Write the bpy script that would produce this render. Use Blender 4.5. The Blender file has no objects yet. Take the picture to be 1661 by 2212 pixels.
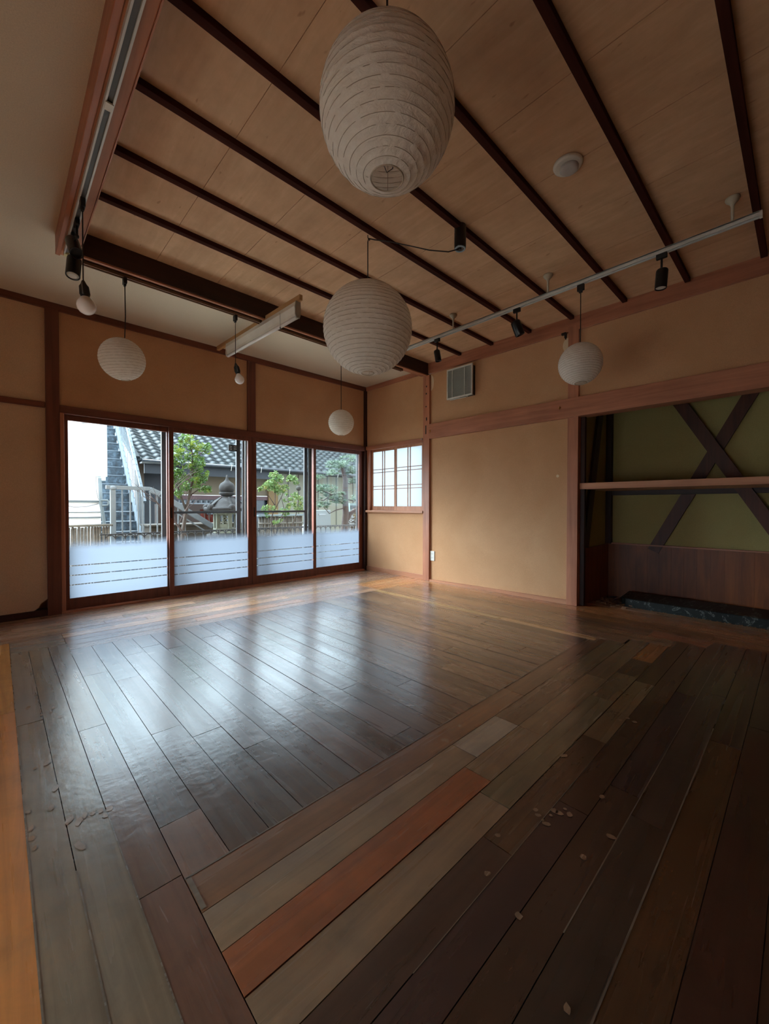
import bpy, bmesh, math, random
from mathutils import Vector, Matrix, noise

R = math.radians
random.seed(7)
SC = bpy.context.scene
COL = SC.collection

# ------------------------------------------------------------------ camera, sky, exposure
cam_d = bpy.data.cameras.new('camera')
cam = bpy.data.objects.new('camera', cam_d)
COL.objects.link(cam)
SC.camera = cam
_yaw, _pit, _rol = R(46.170), R(-.877), R(.080)
_w = Vector((math.cos(_yaw)*math.cos(_pit), math.sin(_yaw)*math.cos(_pit), math.sin(_pit)))
_r = Vector((math.sin(_yaw), -math.cos(_yaw), 0)); _u = _r.cross(_w)
_r2 = _r*math.cos(_rol)+_u*math.sin(_rol); _u2 = _u*math.cos(_rol)-_r*math.sin(_rol)
_m = Matrix((_r2, _u2, -_w)).transposed().to_4x4()
_m.translation = Vector((0, 0, .95))
cam.matrix_world = _m
cam_d.sensor_fit = 'HORIZONTAL'; cam_d.sensor_width = 36; cam_d.lens = 872.32/1661*36
cam_d.clip_start = .02; cam_d.clip_end = 200

SC.view_settings.view_transform = 'Standard'
SC.view_settings.look = 'None'
SC.view_settings.gamma = 1
SC.view_settings.exposure = 0.86
SC.cycles.max_bounces = 14
SC.cycles.diffuse_bounces = 9
SC.cycles.transparent_max_bounces = 24
SC.cycles.sample_clamp_indirect = 6

SKY_BASE, SKY_GLOW = 3.6, 32.0      # overcast sky, much brighter where the sun stands behind the cloud (beyond the garden)
wd = bpy.data.worlds.new('overcast_sky'); SC.world = wd
wd.use_nodes = True
nt = wd.node_tree; nt.nodes.clear()
o_ = nt.nodes.new('ShaderNodeOutputWorld'); bg = nt.nodes.new('ShaderNodeBackground')
tc = nt.nodes.new('ShaderNodeTexCoord')
dt = nt.nodes.new('ShaderNodeVectorMath'); dt.operation = 'DOT_PRODUCT'
_s = Vector((-.58, .50, .68)).normalized(); dt.inputs[1].default_value = _s
mr = nt.nodes.new('ShaderNodeMapRange'); mr.interpolation_type = 'SMOOTHSTEP'
mr.inputs[1].default_value = .74; mr.inputs[2].default_value = 1.0
mr.inputs[3].default_value = SKY_BASE; mr.inputs[4].default_value = SKY_BASE+SKY_GLOW
nt.links.new(tc.outputs['Generated'], dt.inputs[0]); nt.links.new(dt.outputs['Value'], mr.inputs[0])
nt.links.new(mr.outputs[0], bg.inputs['Strength']); bg.inputs['Color'].default_value = (.72, .86, 1.0, 1)
nt.links.new(bg.outputs[0], o_.inputs[0])

# ------------------------------------------------------------------ helpers
def srgb(r, g, b):
    f = lambda v: (v/255/12.92) if v/255 <= .04045 else ((v/255+.055)/1.055)**2.4
    return (f(r), f(g), f(b), 1)

def shear(v):            # the right wall toes out a little from square
    return Vector((v.x + (4.501-v.y)*.010, v.y, v.z))

def box(bm, x0, x1, y0, y1, z0, z1, M=None, mi=0):
    vs = [Vector((x, y, z)) for x in (x0, x1) for y in (y0, y1) for z in (z0, z1)]
    if M: vs = [M @ v for v in vs]
    v = [bm.verts.new(p) for p in vs]
    for f in ((0,1,3,2), (4,6,7,5), (0,4,5,1), (2,3,7,6), (0,2,6,4), (1,5,7,3)):
        fc = bm.faces.new([v[i] for i in f]); fc.material_index = mi

def bar(bm, a, b, w, h, up=(0,0,1)):
    a, b = Vector(a), Vector(b); d = (b-a); L = d.length; d.normalize()
    s = d.cross(Vector(up)); 
    if s.length < 1e-4: s = d.cross(Vector((1,0,0)))
    s.normalize(); u = s.cross(d)
    M = Matrix((d, s, u)).transposed().to_4x4(); M.translation = a
    box(bm, 0, L, -w/2, w/2, -h/2, h/2, M)

def tube(bm, pts, r, n=10, cap=True, radii=None):
    pts = [Vector(p) for p in pts]; rings = []
    prev = None
    for i, p in enumerate(pts):
        d = (pts[min(i+1, len(pts)-1)]-pts[max(i-1, 0)]).normalized()
        s = prev if prev is not None else d.orthogonal()
        s = (s-d*s.dot(d)); s = s.normalized() if s.length > 1e-6 else d.orthogonal().normalized()
        prev = s; t = d.cross(s); rr = radii[i] if radii else r
        rings.append([bm.verts.new(p+(s*math.cos(2*math.pi*k/n)+t*math.sin(2*math.pi*k/n))*rr) for k in range(n)])
    for a, b in zip(rings, rings[1:]):
        for k in range(n):
            f = bm.faces.new((a[k], a[(k+1) % n], b[(k+1) % n], b[k])); f.smooth = True
    if cap:
        bm.faces.new(list(reversed(rings[0]))); bm.faces.new(rings[-1])

def lathe(bm, prof, c, n=24, sq=None, axis=None):
    """prof: (radius, z) pairs; axis: Matrix orienting the turned shape"""
    c = Vector(c); rings = []
    for r, z in prof:
        ring = []
        for k in range(n):
            a = 2*math.pi*(k+.5)/n
            p = Vector((math.cos(a)*max(r, 1e-4), math.sin(a)*max(r, 1e-4), z))
            if axis: p = axis @ p
            ring.append(bm.verts.new(c+p))
        rings.append(ring)
    for a, b in zip(rings, rings[1:]):
        for k in range(n):
            f = bm.faces.new((a[k], a[(k+1) % n], b[(k+1) % n], b[k])); f.smooth = n > 8
    bm.faces.new(list(reversed(rings[0]))); bm.faces.new(rings[-1])

def ring(bm, c, R_, r, n=40, m=6, axis=None):
    c = Vector(c); rings = []
    for i in range(n):
        a = 2*math.pi*i/n; q = []
        for j in range(m):
            b = 2*math.pi*j/m
            p = Vector(((R_+r*math.cos(b))*math.cos(a), (R_+r*math.cos(b))*math.sin(a), r*math.sin(b)))
            if axis: p = axis @ p
            q.append(bm.verts.new(c+p))
        rings.append(q)
    for i in range(n):
        for j in range(m):
            a, b = rings[i], rings[(i+1) % n]
            bm.faces.new((a[j], b[j], b[(j+1) % m], a[(j+1) % m])).smooth = True

def obj(name, bm, mat, parent=None, bevel=0, kind=None, sh=False, recalc=True):
    if recalc: bmesh.ops.recalc_face_normals(bm, faces=bm.faces)
    if sh:
        for v in bm.verts: v.co = shear(v.co)
    off = parent.location.copy() if parent and 'wo' not in parent else (Vector(parent['wo']) if parent else None)
    me = bpy.data.meshes.new(name); 
    if off is None:
        lo = Vector((min(v.co.x for v in bm.verts), min(v.co.y for v in bm.verts), min(v.co.z for v in bm.verts)))
        hi = Vector((max(v.co.x for v in bm.verts), max(v.co.y for v in bm.verts), max(v.co.z for v in bm.verts)))
        off = Vector(((lo.x+hi.x)/2, (lo.y+hi.y)/2, lo.z)) ; loc = off
    else: loc = Vector((0, 0, 0))
    for v in bm.verts: v.co -= off
    bm.to_mesh(me); bm.free()
    o = bpy.data.objects.new(name, me); COL.objects.link(o)
    for m in (mat if isinstance(mat, (list, tuple)) else [mat]): me.materials.append(m)
    if parent: o.parent = parent
    o.location = loc
    o['wo'] = list(off)
    if bevel:
        md = o.modifiers.new('bevel', 'BEVEL'); md.width = bevel; md.segments = 2; md.limit_method = 'ANGLE'; md.angle_limit = R(50)
    if kind: o['kind'] = kind
    return o

def thing(name, label, cat, loc, group=None):
    o = bpy.data.objects.new(name, None); COL.objects.link(o); o.location = loc
    o.empty_display_size = .1
    o['label'] = label; o['category'] = cat
    if group: o['group'] = group
    return o
def tag(o, label, cat, group=None, kind=None):
    o['label'] = label; o['category'] = cat
    if group: o['group'] = group
    if kind: o['kind'] = kind
    return o
def B(): return bmesh.new()

# ------------------------------------------------------------------ materials
def base(name):
    m = bpy.data.materials.new(name); m.use_nodes = True
    n = m.node_tree.nodes; return m, m.node_tree, n['Principled BSDF'], n['Material Output']
def N(t, k, **kw):
    n = t.nodes.new(k)
    for a, b in kw.items(): setattr(n, a, b)
    return n
def coords(t, scale, kind='Object'):
    c = N(t, 'ShaderNodeTexCoord'); mp = N(t, 'ShaderNodeMapping'); mp.inputs['Scale'].default_value = scale
    t.links.new(c.outputs[kind], mp.inputs['Vector']); return mp.outputs[0]
def noise_(t, vec, sc=1, det=4, rough=.55, dist=0):
    n = N(t, 'ShaderNodeTexNoise'); n.inputs['Scale'].default_value = sc; n.inputs['Detail'].default_value = det
    n.inputs['Roughness'].default_value = rough; n.inputs['Distortion'].default_value = dist
    t.links.new(vec, n.inputs['Vector']); return n.outputs['Fac']
def ramp(t, fac, stops):
    r = N(t, 'ShaderNodeValToRGB'); e = r.color_ramp.elements
    while len(e) > 1: e.remove(e[-1])
    e[0].position, e[0].color = stops[0]
    for p, c in stops[1:]:
        x = e.new(p); x.color = c
    t.links.new(fac, r.inputs[0]); return r.outputs[0]
def bump(t, fac, bsdf, strength, dist=.002):
    b = N(t, 'ShaderNodeBump'); b.inputs['Strength'].default_value = strength; b.inputs['Distance'].default_value = dist
    t.links.new(fac, b.inputs['Height']); t.links.new(b.outputs[0], bsdf.inputs['Normal']); return b
def mix(t, a, b, fac, mode='MIX'):
    m = N(t, 'ShaderNodeMix', data_type='RGBA', blend_type=mode)
    for s, v in ((0, fac), (6, a), (7, b)):
        if hasattr(v, 'links') or hasattr(v, 'is_linked'): t.links.new(v, m.inputs[s])
        else: m.inputs[s].default_value = v
    return m.outputs[2]

def wood(name, c1, c2, axis='X', rough=.45, along=1.2, across=22, spec=.4, bmp=.25):
    m, t, p, _ = base(name)
    s = {'X': (along, across, across), 'Y': (across, along, across), 'Z': (across, across, along)}[axis]
    v = coords(t, s)
    f = noise_(t, v, 1, 6, .6, .6)
    v2 = coords(t, (1.7, 1.7, 1.7)); g = noise_(t, v2, 1, 3)
    col = ramp(t, f, [(.3, srgb(*c1)), (.7, srgb(*c2))])
    gg = ramp(t, g, [(.3, (.78, .78, .78, 1)), (.7, (1.1, 1.1, 1.1, 1))])
    t.links.new(mix(t, col, gg, 1.0, 'MULTIPLY'), p.inputs['Base Color'])
    p.inputs['Roughness'].default_value = rough; p.inputs['Specular IOR Level'].default_value = spec
    bump(t, f, p, bmp, .001)
    return m
def plain(name, c, rough=.5, metal=0, var=.08, nscale=6, spec=.5, bmp=0):
    m, t, p, _ = base(name)
    f = noise_(t, coords(t, (nscale,)*3), 1, 5)
    a = [max(0, x*(1-var)) for x in srgb(*c)[:3]]+[1]; b = [min(1, x*(1+var)) for x in srgb(*c)[:3]]+[1]
    t.links.new(ramp(t, f, [(.3, tuple(a)), (.7, tuple(b))]), p.inputs['Base Color'])
    p.inputs['Roughness'].default_value = rough; p.inputs['Metallic'].default_value = metal
    p.inputs['Specular IOR Level'].default_value = spec
    if bmp: bump(t, noise_(t, coords(t, (nscale*20,)*3), 1, 3), p, bmp, .001)
    return m
def plaster(name, c1, c2, sc=1.2, bmp=.35):
    m, t, p, _ = base(name)
    big = noise_(t, coords(t, (sc,)*3), 1, 5, .6, .3)
    fine = noise_(t, coords(t, (180,)*3), 1, 3, .7)
    weave = noise_(t, coords(t, (60, 60, 9)), 1, 3, .6)
    col = ramp(t, big, [(.3, srgb(*c1)), (.72, srgb(*c2))])
    sp = ramp(t, fine, [(.25, (.86, .86, .86, 1)), (.75, (1.1, 1.1, 1.1, 1))])
    t.links.new(mix(t, col, sp, 1.0, 'MULTIPLY'), p.inputs['Base Color'])
    p.inputs['Roughness'].default_value = .95; p.inputs['Specular IOR Level'].default_value = .15
    add = N(t, 'ShaderNodeMath', operation='ADD'); t.links.new(fine, add.inputs[0]); t.links.new(weave, add.inputs[1])
    bump(t, add.outputs[0], p, bmp, .0015)
    return m

M = {}
M['wall'] = plaster('sand_plaster', (190, 142, 102), (206, 160, 120))
M['white'] = plaster('white_plaster', (204, 190, 168), (214, 200, 178), .8, .15)
M['alcove'] = plaster('alcove_plaster', (164, 150, 96), (176, 162, 108))
for ax in 'XYZ':
    M['trim'+ax] = wood('reddish_brown_timber_'+ax, (158, 98, 72), (194, 128, 96), ax, .42)
    M['frame'+ax] = wood('door_frame_timber_'+ax, (92, 50, 38), (126, 72, 54), ax, .45)  # darker copy of the trim timber, backlit shade put into its colour
    M['dark'+ax] = wood('dark_stained_timber_'+ax, (40, 20, 14), (66, 34, 24), ax, .5)
    M['pink'+ax] = wood('plain_cedar_timber_'+ax, (172, 112, 80), (198, 140, 104), ax, .5)
M['batten'] = wood('dark_ceiling_batten', (52, 24, 18), (78, 38, 28), 'X', .8, spec=.12)
M['panel'] = wood('knotty_board_panel', (104, 52, 22), (146, 82, 38), 'Z', .45, 1.6, 14)
M['tan'] = wood('pale_raw_timber', (176, 134, 88), (200, 160, 110), 'Y', .6)
M['black'] = plain('black_enamel', (14, 14, 15), .35)
M['blackm'] = plain('matt_black_plastic', (18, 17, 17), .55)
M['cord'] = plain('dark_cord', (34, 24, 20), .6)
M['track'] = plain('white_aluminium_rail', (205, 205, 198), .4, 0)
M['trackb'] = plain('brown_grey_rail', (132, 100, 74), .5)
M['trackd'] = plain('rail_slot_grey', (96, 98, 96), .5)
M['wplastic'] = plain('white_plastic', (215, 212, 200), .45)
M['enamel'] = plain('white_enamel_steel', (225, 220, 208), .35)
M['brass'] = plain('aged_brass', (190, 140, 70), .35, .9)
M['grey'] = plain('grey_metal', (120, 120, 120), .4, .6)
M['alu'] = plain('dark_bronze_aluminium', (52, 50, 50), .45, .3)
M['alul'] = plain('pale_weather_strip', (190, 180, 165), .5)

def ceiling_board():
    m, t, p, _ = base('cedar_ceiling_board')
    v = coords(t, (9, 1.0, 9)); f = noise_(t, v, 1.6, 7, .62, 1.2)
    c = N(t, 'ShaderNodeTexCoord')
    col = ramp(t, f, [(.28, srgb(206, 166, 128)), (.52, srgb(214, 174, 136)), (.72, srgb(222, 184, 146))])
    g = noise_(t, coords(t, (3.1, 2.3, 1)), 1.5, 4, .7)
    spots = ramp(t, noise_(t, coords(t, (26, 9, 1)), 1, 2), [(.70, (1, 1, 1, 1)), (.76, (.72, .66, .6, 1))])
    gg = ramp(t, g, [(.3, (.86, .84, .82, 1)), (.7, (1.06, 1.05, 1.04, 1))])
    t.links.new(mix(t, mix(t, col, gg, 1.0, 'MULTIPLY'), spots, 1.0, 'MULTIPLY'), p.inputs['Base Color'])
    p.inputs['Roughness'].default_value = .6; p.inputs['Specular IOR Level'].default_value = .25
    return m
M['board'] = ceiling_board()

def floor_mat():
    m, t, p, _ = base('worn_floor_boards')
    at = N(t, 'ShaderNodeAttribute', attribute_name='pcol'); ga = N(t, 'ShaderNodeAttribute', attribute_name='grain')
    vx = coords(t, (1.3, 26, 1)); vy = coords(t, (26, 1.3, 1))
    mv = N(t, 'ShaderNodeMix', data_type='VECTOR'); t.links.new(ga.outputs['Fac'], mv.inputs[0])
    t.links.new(vx, mv.inputs[4]); t.links.new(vy, mv.inputs[5])
    off = N(t, 'ShaderNodeVectorMath', operation='ADD'); sc = N(t, 'ShaderNodeVectorMath', operation='SCALE'); sc.inputs['Scale'].default_value = 37
    t.links.new(at.outputs['Color'], sc.inputs[0]); t.links.new(mv.outputs[1], off.inputs[0]); t.links.new(sc.outputs[0], off.inputs[1])
    g = noise_(t, off.outputs[0], 1, 7, .62, 1.0)
    grain = ramp(t, g, [(.25, (.62, .6, .6, 1)), (.5, (.95, .95, .95, 1)), (.75, (1.28, 1.26, 1.22, 1))])
    c1 = mix(t, at.outputs['Color'], grain, .85, 'MULTIPLY')
    # worn dark blotches and knots
    kn = noise_(t, coords(t, (3.2, 3.2, 1)), 1.6, 5, .65, .8)
    ke = ramp(t, kn, [(.28, (.5, .5, .52, 1)), (.50, (1, 1, 1, 1))])
    c2 = mix(t, c1, ke, .4, 'MULTIPLY')
    bn = noise_(t, coords(t, (2.6, 2.6, 1)), 1.2, 6, .65, .6)
    c2 = mix(t, c2, ramp(t, bn, [(.30, (.84, .78, .84, 1)), (.46, (1.02, .95, .90, 1)), (.60, (1.16, 1.0, .88, 1)), (.74, (.96, .86, .86, 1))]), .9, 'MULTIPLY')
    # pale scuffs and old glue flakes
    vor = N(t, 'ShaderNodeTexVoronoi', feature='F1'); vor.inputs['Scale'].default_value = 5.5; vor.inputs['Randomness'].default_value = 1
    wv = N(t, 'ShaderNodeVectorMath', operation='ADD'); nn = N(t, 'ShaderNodeTexNoise'); nn.inputs['Scale'].default_value = 14; nn.inputs['Detail'].default_value = 4
    oc = N(t, 'ShaderNodeTexCoord'); ns = N(t, 'ShaderNodeVectorMath', operation='SCALE'); ns.inputs['Scale'].default_value = .11
    t.links.new(oc.outputs['Object'], nn.inputs['Vector']); t.links.new(nn.outputs['Color'], ns.inputs[0])
    t.links.new(oc.outputs['Object'], wv.inputs[0]); t.links.new(ns.outputs[0], wv.inputs[1]); t.links.new(wv.outputs[0], vor.inputs['Vector'])
    sel = noise_(t, coords(t, (1.7, 1.7, 1)), 1, 2)
    fl = ramp(t, vor.outputs['Distance'], [(.085, (1, 1, 1, 1)), (.11, (0, 0, 0, 1))])
    se = ramp(t, sel, [(.56, (0, 0, 0, 1)), (.60, (1, 1, 1, 1))])
    fm = N(t, 'ShaderNodeMath', operation='MULTIPLY'); t.links.new(fl, fm.inputs[0]); t.links.new(se, fm.inputs[1])
    fm2 = N(t, 'ShaderNodeMath', operation='MULTIPLY'); t.links.new(fm.outputs[0], fm2.inputs[0]); fm2.inputs[1].default_value = .45
    c3 = mix(t, c2, srgb(176, 158, 132), fm2.outputs[0])
    t.links.new(c3, p.inputs['Base Color'])
    rg = noise_(t, off.outputs[0], .45, 4, .6, .3)
    rr = ramp(t, rg, [(.3, (.20,)*3+(1,)), (.7, (.34,)*3+(1,))])
    t.links.new(rr, p.inputs['Roughness'])
    p.inputs['IOR'].default_value = 1.5; p.inputs['Specular IOR Level'].default_value = .75
    p.inputs['Coat Weight'].default_value = .75; p.inputs['Coat Roughness'].default_value = .24; p.inputs['Coat IOR'].default_value = 1.55
    und = noise_(t, coords(t, (7, 7, 1)), 1, 3, .5)
    dent = noise_(t, coords(t, (40, 40, 1)), 1, 3, .5)
    ad = N(t, 'ShaderNodeMath', operation='MULTIPLY_ADD'); t.links.new(und, ad.inputs[0]); ad.inputs[1].default_value = 3.0; t.links.new(dent, ad.inputs[2])
    ad2 = N(t, 'ShaderNodeMath', operation='MULTIPLY_ADD'); t.links.new(g, ad2.inputs[0]); ad2.inputs[1].default_value = .5; t.links.new(ad.outputs[0], ad2.inputs[2])
    b = bump(t, ad2.outputs[0], p, .22, .0022); t.links.new(b.outputs[0], p.inputs['Coat Normal'])
    return m
M['floor'] = floor_mat()

def paper():
    m, t, p, out = base('washi_paper')
    d = N(t, 'ShaderNodeBsdfDiffuse'); tr = N(t, 'ShaderNodeBsdfTranslucent'); ms = N(t, 'ShaderNodeMixShader'); ms.inputs[0].default_value = .38
    f = noise_(t, coords(t, (30, 30, 60)), 1, 4)
    col = ramp(t, f, [(.3, srgb(246, 238, 226)), (.7, srgb(255, 250, 240))])
    t.links.new(col, d.inputs[0]); t.links.new(col, tr.inputs[0])
    bp = N(t, 'ShaderNodeBump'); bp.inputs['Strength'].default_value = .8; bp.inputs['Distance'].default_value = .006
    cr = noise_(t, coords(t, (22, 22, 40)), 1, 5, .62, 2.2); t.links.new(cr, bp.inputs['Height'])
    t.links.new(bp.outputs[0], d.inputs['Normal'])
    t.links.new(d.outputs[0], ms.inputs[1]); t.links.new(tr.outputs[0], ms.inputs[2]); t.links.new(ms.outputs[0], out.inputs[0])
    return m
M['paper'] = paper()
def bulb_mat():
    m, t, p, out = base('opal_bulb_glass')
    p.inputs['Base Color'].default_value = srgb(235, 228, 222); p.inputs['Roughness'].default_value = .12
    p.inputs['Subsurface Weight'].default_value = 0
    f = noise_(t, coords(t, (4, 4, 4)), 1, 2); t.links.new(ramp(t, f, [(0, srgb(246, 240, 236)), (1, srgb(252, 248, 244))]), p.inputs['Base Color'])
    return m
M['bulb'] = bulb_mat()

def glass_mat(name, frost_top=None, frost_all=False, tint=(.97, 1, .99)):
    """window glass; below frost_top (world height) it carries a frosted film with three clear lines"""
    m, t, p, out = base(name)
    tr = N(t, 'ShaderNodeBsdfTransparent'); tr.inputs[0].default_value = tint+(1,)
    gl = N(t, 'ShaderNodeBsdfGlossy'); gl.inputs['Roughness'].default_value = .02
    fr = N(t, 'ShaderNodeFresnel'); fr.inputs[0].default_value = 1.45
    fm = N(t, 'ShaderNodeMath', operation='MULTIPLY'); fm.inputs[1].default_value = .8; t.links.new(fr.outputs[0], fm.inputs[0])
    clear = N(t, 'ShaderNodeMixShader'); t.links.new(fm.outputs[0], clear.inputs[0]); t.links.new(tr.outputs[0], clear.inputs[1]); t.links.new(gl.outputs[0], clear.inputs[2])
    if not frost_all and frost_top is None:
        t.links.new(clear.outputs[0], out.inputs[0]); return m
    tl = N(t, 'ShaderNodeBsdfTranslucent'); df = N(t, 'ShaderNodeBsdfDiffuse')
    tl.inputs[0].default_value = srgb(*FILM); df.inputs[0].default_value = srgb(150, 160, 165)
    fs = N(t, 'ShaderNodeMixShader'); fs.inputs[0].default_value = .12; t.links.new(tl.outputs[0], fs.inputs[1]); t.links.new(df.outputs[0], fs.inputs[2])
    if frost_all:
        t.links.new(fs.outputs[0], out.inputs[0]); return m
    g = N(t, 'ShaderNodeNewGeometry'); sp = N(t, 'ShaderNodeSeparateXYZ'); t.links.new(g.outputs['Position'], sp.inputs[0])
    ne = noise_(t, coords(t, (14, 1, 1)), 1, 2); mo = N(t, 'ShaderNodeMath', operation='MULTIPLY_ADD'); t.links.new(ne, mo.inputs[0]); mo.inputs[1].default_value = .02; t.links.new(sp.outputs[2], mo.inputs[2])
    mr_ = N(t, 'ShaderNodeMapRange', interpolation_type='SMOOTHSTEP'); t.links.new(mo.outputs[0], mr_.inputs[0])
    mr_.inputs[1].default_value = frost_top-.075; mr_.inputs[2].default_value = frost_top+.03; mr_.inputs[3].default_value = 1; mr_.inputs[4].default_value = 0
    cur = mr_.outputs[0]
    for z in (.235, .321, .407):
        s = N(t, 'ShaderNodeMath', operation='SUBTRACT'); t.links.new(sp.outputs[2], s.inputs[0]); s.inputs[1].default_value = z
        a = N(t, 'ShaderNodeMath', operation='ABSOLUTE'); t.links.new(s.outputs[0], a.inputs[0])
        gt = N(t, 'ShaderNodeMath', operation='GREATER_THAN'); t.links.new(a.outputs[0], gt.inputs[0]); gt.inputs[1].default_value = .0048
        q = N(t, 'ShaderNodeMath', operation='MAXIMUM'); t.links.new(gt.outputs[0], q.inputs[0]); q.inputs[1].default_value = .12
        k = N(t, 'ShaderNodeMath', operation='MULTIPLY'); t.links.new(cur, k.inputs[0]); t.links.new(q.outputs[0], k.inputs[1]); cur = k.outputs[0]
    fin = N(t, 'ShaderNodeMixShader'); t.links.new(cur, fin.inputs[0]); t.links.new(clear.outputs[0], fin.inputs[1]); t.links.new(fs.outputs[0], fin.inputs[2])
    t.links.new(fin.outputs[0], out.inputs[0]); return m
FILM = (90, 96, 104)
M['doorglass'] = glass_mat('film_banded_door_glass', .625)
M['clear'] = glass_mat('clear_glass')
FILM = (140, 148, 150)
M['frost'] = glass_mat('frosted_glass', frost_all=True)

# ------------------------------------------------------------------ FLOOR (one mesh, boards as pieces of it)
def build_floor():
    planks = []   # x0,x1,y0,y1,color,grain(0 along X,1 along Y)
    rnd = random.Random(3)
    def jit(c, a=.10):
        k = 1+rnd.uniform(-a, a); return tuple(min(255, v*k*(1+rnd.uniform(-.025, .025))) for v in c)
    def run(x0, x1, y0, y1, pal, g, joints=True, L=(.9, 2.2), a=.1):
        lo, hi = (x0, x1) if g == 0 else (y0, y1)
        p = lo - rnd.uniform(0, .8) if joints else lo
        while p < hi:
            q = p+rnd.uniform(*L) if joints else hi
            s, e = max(p, lo), min(q, hi)
            if e-s > .02:
                c = jit(rnd.choice(pal), a)
                planks.append((s, e, y0, y1, c, 0) if g == 0 else (x0, x1, s, e, c, 1))
            p = q
    ORANGE = [(212, 150, 84), (204, 140, 76), (216, 156, 92)]
    # far left boards
    x = -1.85
    while x < .04:
        e = min(.052, x+.30) if x+.30 < 0 else .052
        run(x, e, -2.0, 3.78, ORANGE, 1, a=.05); x = e
    # left border
    GREY = [(128, 112, 96), (118, 104, 92), (136, 116, 98)]
    for a_, b_, e_ in ((.052, .14, 3.50), (.14, .237, 3.50), (.237, .335, 3.50)):
        y = -2.0
        for cut in {.052: (-.7, 2.33, e_), .14: (.2, e_), .237: (1.1, 2.1, e_)}[a_]:
            c = {.052: (112, 88, 74), .14: (104, 78, 66), .237: (114, 84, 66)}[a_] if cut < 2.2 else (128, 116, 98)
            planks.append((a_, b_, y, cut, jit(c, .04), 1)); y = cut
    run(.052, .335, 3.50, 3.64, [(122, 116, 104)], 0, False); run(.052, .335, 3.64, 3.78, [(132, 118, 104)], 0, False)
    # border along the doors
    y = 3.78
    while y < 4.52:
        run(-1.8, 3.99, y, y+.104, [(168, 138, 114), (178, 146, 120), (160, 128, 104), (152, 124, 104)], 0); y += .104
    y = 3.33
    while y < 3.77:
        run(.335, 3.12, y, y+.1125, [(166, 130, 102), (176, 140, 108), (150, 120, 98)], 0)
        run(3.12, 3.99, y, y+.1125, [(186, 134, 88), (178, 124, 78)], 0, False); y += .1125
    # centre square
    x = .335; n = 23; w = (3.035-.335)/n
    CEN = [(108, 88, 74), (98, 80, 68), (116, 94, 78), (92, 76, 66), (120, 98, 80)]
    for i in range(n): run(x+i*w, x+(i+1)*w, 1.08, 3.33, CEN, 1, L=(.6, 1.9))
    # right border
    for a_, b_, pal in ((3.035, 3.115, [(172, 140, 98)]), (3.115, 3.27, [(128, 98, 72), (120, 92, 68)]), (3.27, 3.43, [(132, 100, 72), (140, 96, 64)]),
                        (3.43, 3.60, [(150, 96, 62), (124, 90, 64)]), (3.60, 3.80, [(150, 104, 64), (138, 92, 56)]), (3.80, 4.16, [(168, 116, 70), (158, 108, 64)])):
        bot = {3.035: 1.02, 3.115: .86, 3.27: .62, 3.43: .42, 3.60: -2.0, 3.80: -2.0}[a_]
        run(a_, b_, bot, 3.33, pal, 1, L=(1.0, 2.4))
    for y0_, y1_ in ((-2.0, -.6), (-.6, .9), (.9, 1.6)): planks.append((4.16, 4.30, y0_, y1_, jit((150, 108, 70)), 1))
    # rows in front of the square
    rows = [1.08, .963, .848, .738, .63, .54, .45, .361, .26, .16, .05, -.06, -.17, -.29, -.41, -.54, -.68, -.82, -.97, -1.12, -1.3, -1.5, -1.75, -2.0]
    BR, TAN, ORG, DK, PU = (138, 104, 78), (154, 130, 104), (166, 96, 60), (74, 54, 42), (66, 48, 46)
    segs = {0: [(.335, 1.9, BR), (1.9, 3.115, (112, 84, 62))],
            1: [(.335, 1.30, TAN), (1.30, 1.62, (168, 158, 140)), (1.62, 2.2, (118, 96, 74)), (2.2, 3.115, (126, 104, 78))],
            2: [(.335, 1.22, ORG), (1.22, 1.62, (146, 122, 94)), (1.62, 2.4, (140, 118, 90)), (2.4, 3.27, (120, 98, 72))],
            3: [(.335, 1.15, (150, 130, 100)), (1.15, 2.15, (126, 110, 84)), (2.15, 2.55, (118, 96, 70)), (2.55, 2.85, (86, 62, 46)), (2.85, 3.27, (150, 100, 56))],
            4: [(.335, 1.0, DK), (1.0, 1.75, (92, 72, 52)), (1.75, 2.5, (118, 98, 70)), (2.5, 3.43, (86, 64, 46))],
            5: [(.335, 1.3, PU), (1.3, 2.3, DK), (2.3, 3.43, (90, 66, 50))],
            6: [(.335, 1.5, DK), (1.5, 2.5, PU), (2.5, 3.60, (80, 60, 46))],
            7: [(.335, 1.4, (62, 52, 42)), (1.4, 2.6, (70, 56, 48)), (2.6, 3.60, (72, 56, 44))]}
    for i in range(len(rows)-1):
        if i in segs:
            for a_, b_, c in segs[i]: planks.append((a_, b_, rows[i+1], rows[i], jit(c, .04), 0))
        else:
            run(.335, 3.60, rows[i+1], rows[i], [(70, 46, 34), (64, 40, 32), (84, 56, 34), (60, 46, 40)], 0, L=(1.2, 2.6))
    SP = (196, 182, 160)
    for x0, x1, y, w in ((.335, 3.04, 1.080, .005), (.9, 3.2, .361, .003), (.55, 2.2, .260, .004), (.6, 1.6, .54, .002)): planks.append((x0, x1, y-w/2, y+w/2, SP, 2))
    for y0, y1, x, w in ((.60, 1.5, .237, .003), (.5, 1.3, .14, .003), (-.3, 3.3, .052, .003), (.97, 1.08, .343, .012), (3.2, 3.5, .335, .006)): planks.append((x-w/2, x+w/2, y0, y1, SP, 2))
    bm = B(); cl = bm.loops.layers.float_color.new('pcol'); gl = bm.faces.layers.float.new('grain')
    g = .0012
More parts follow.
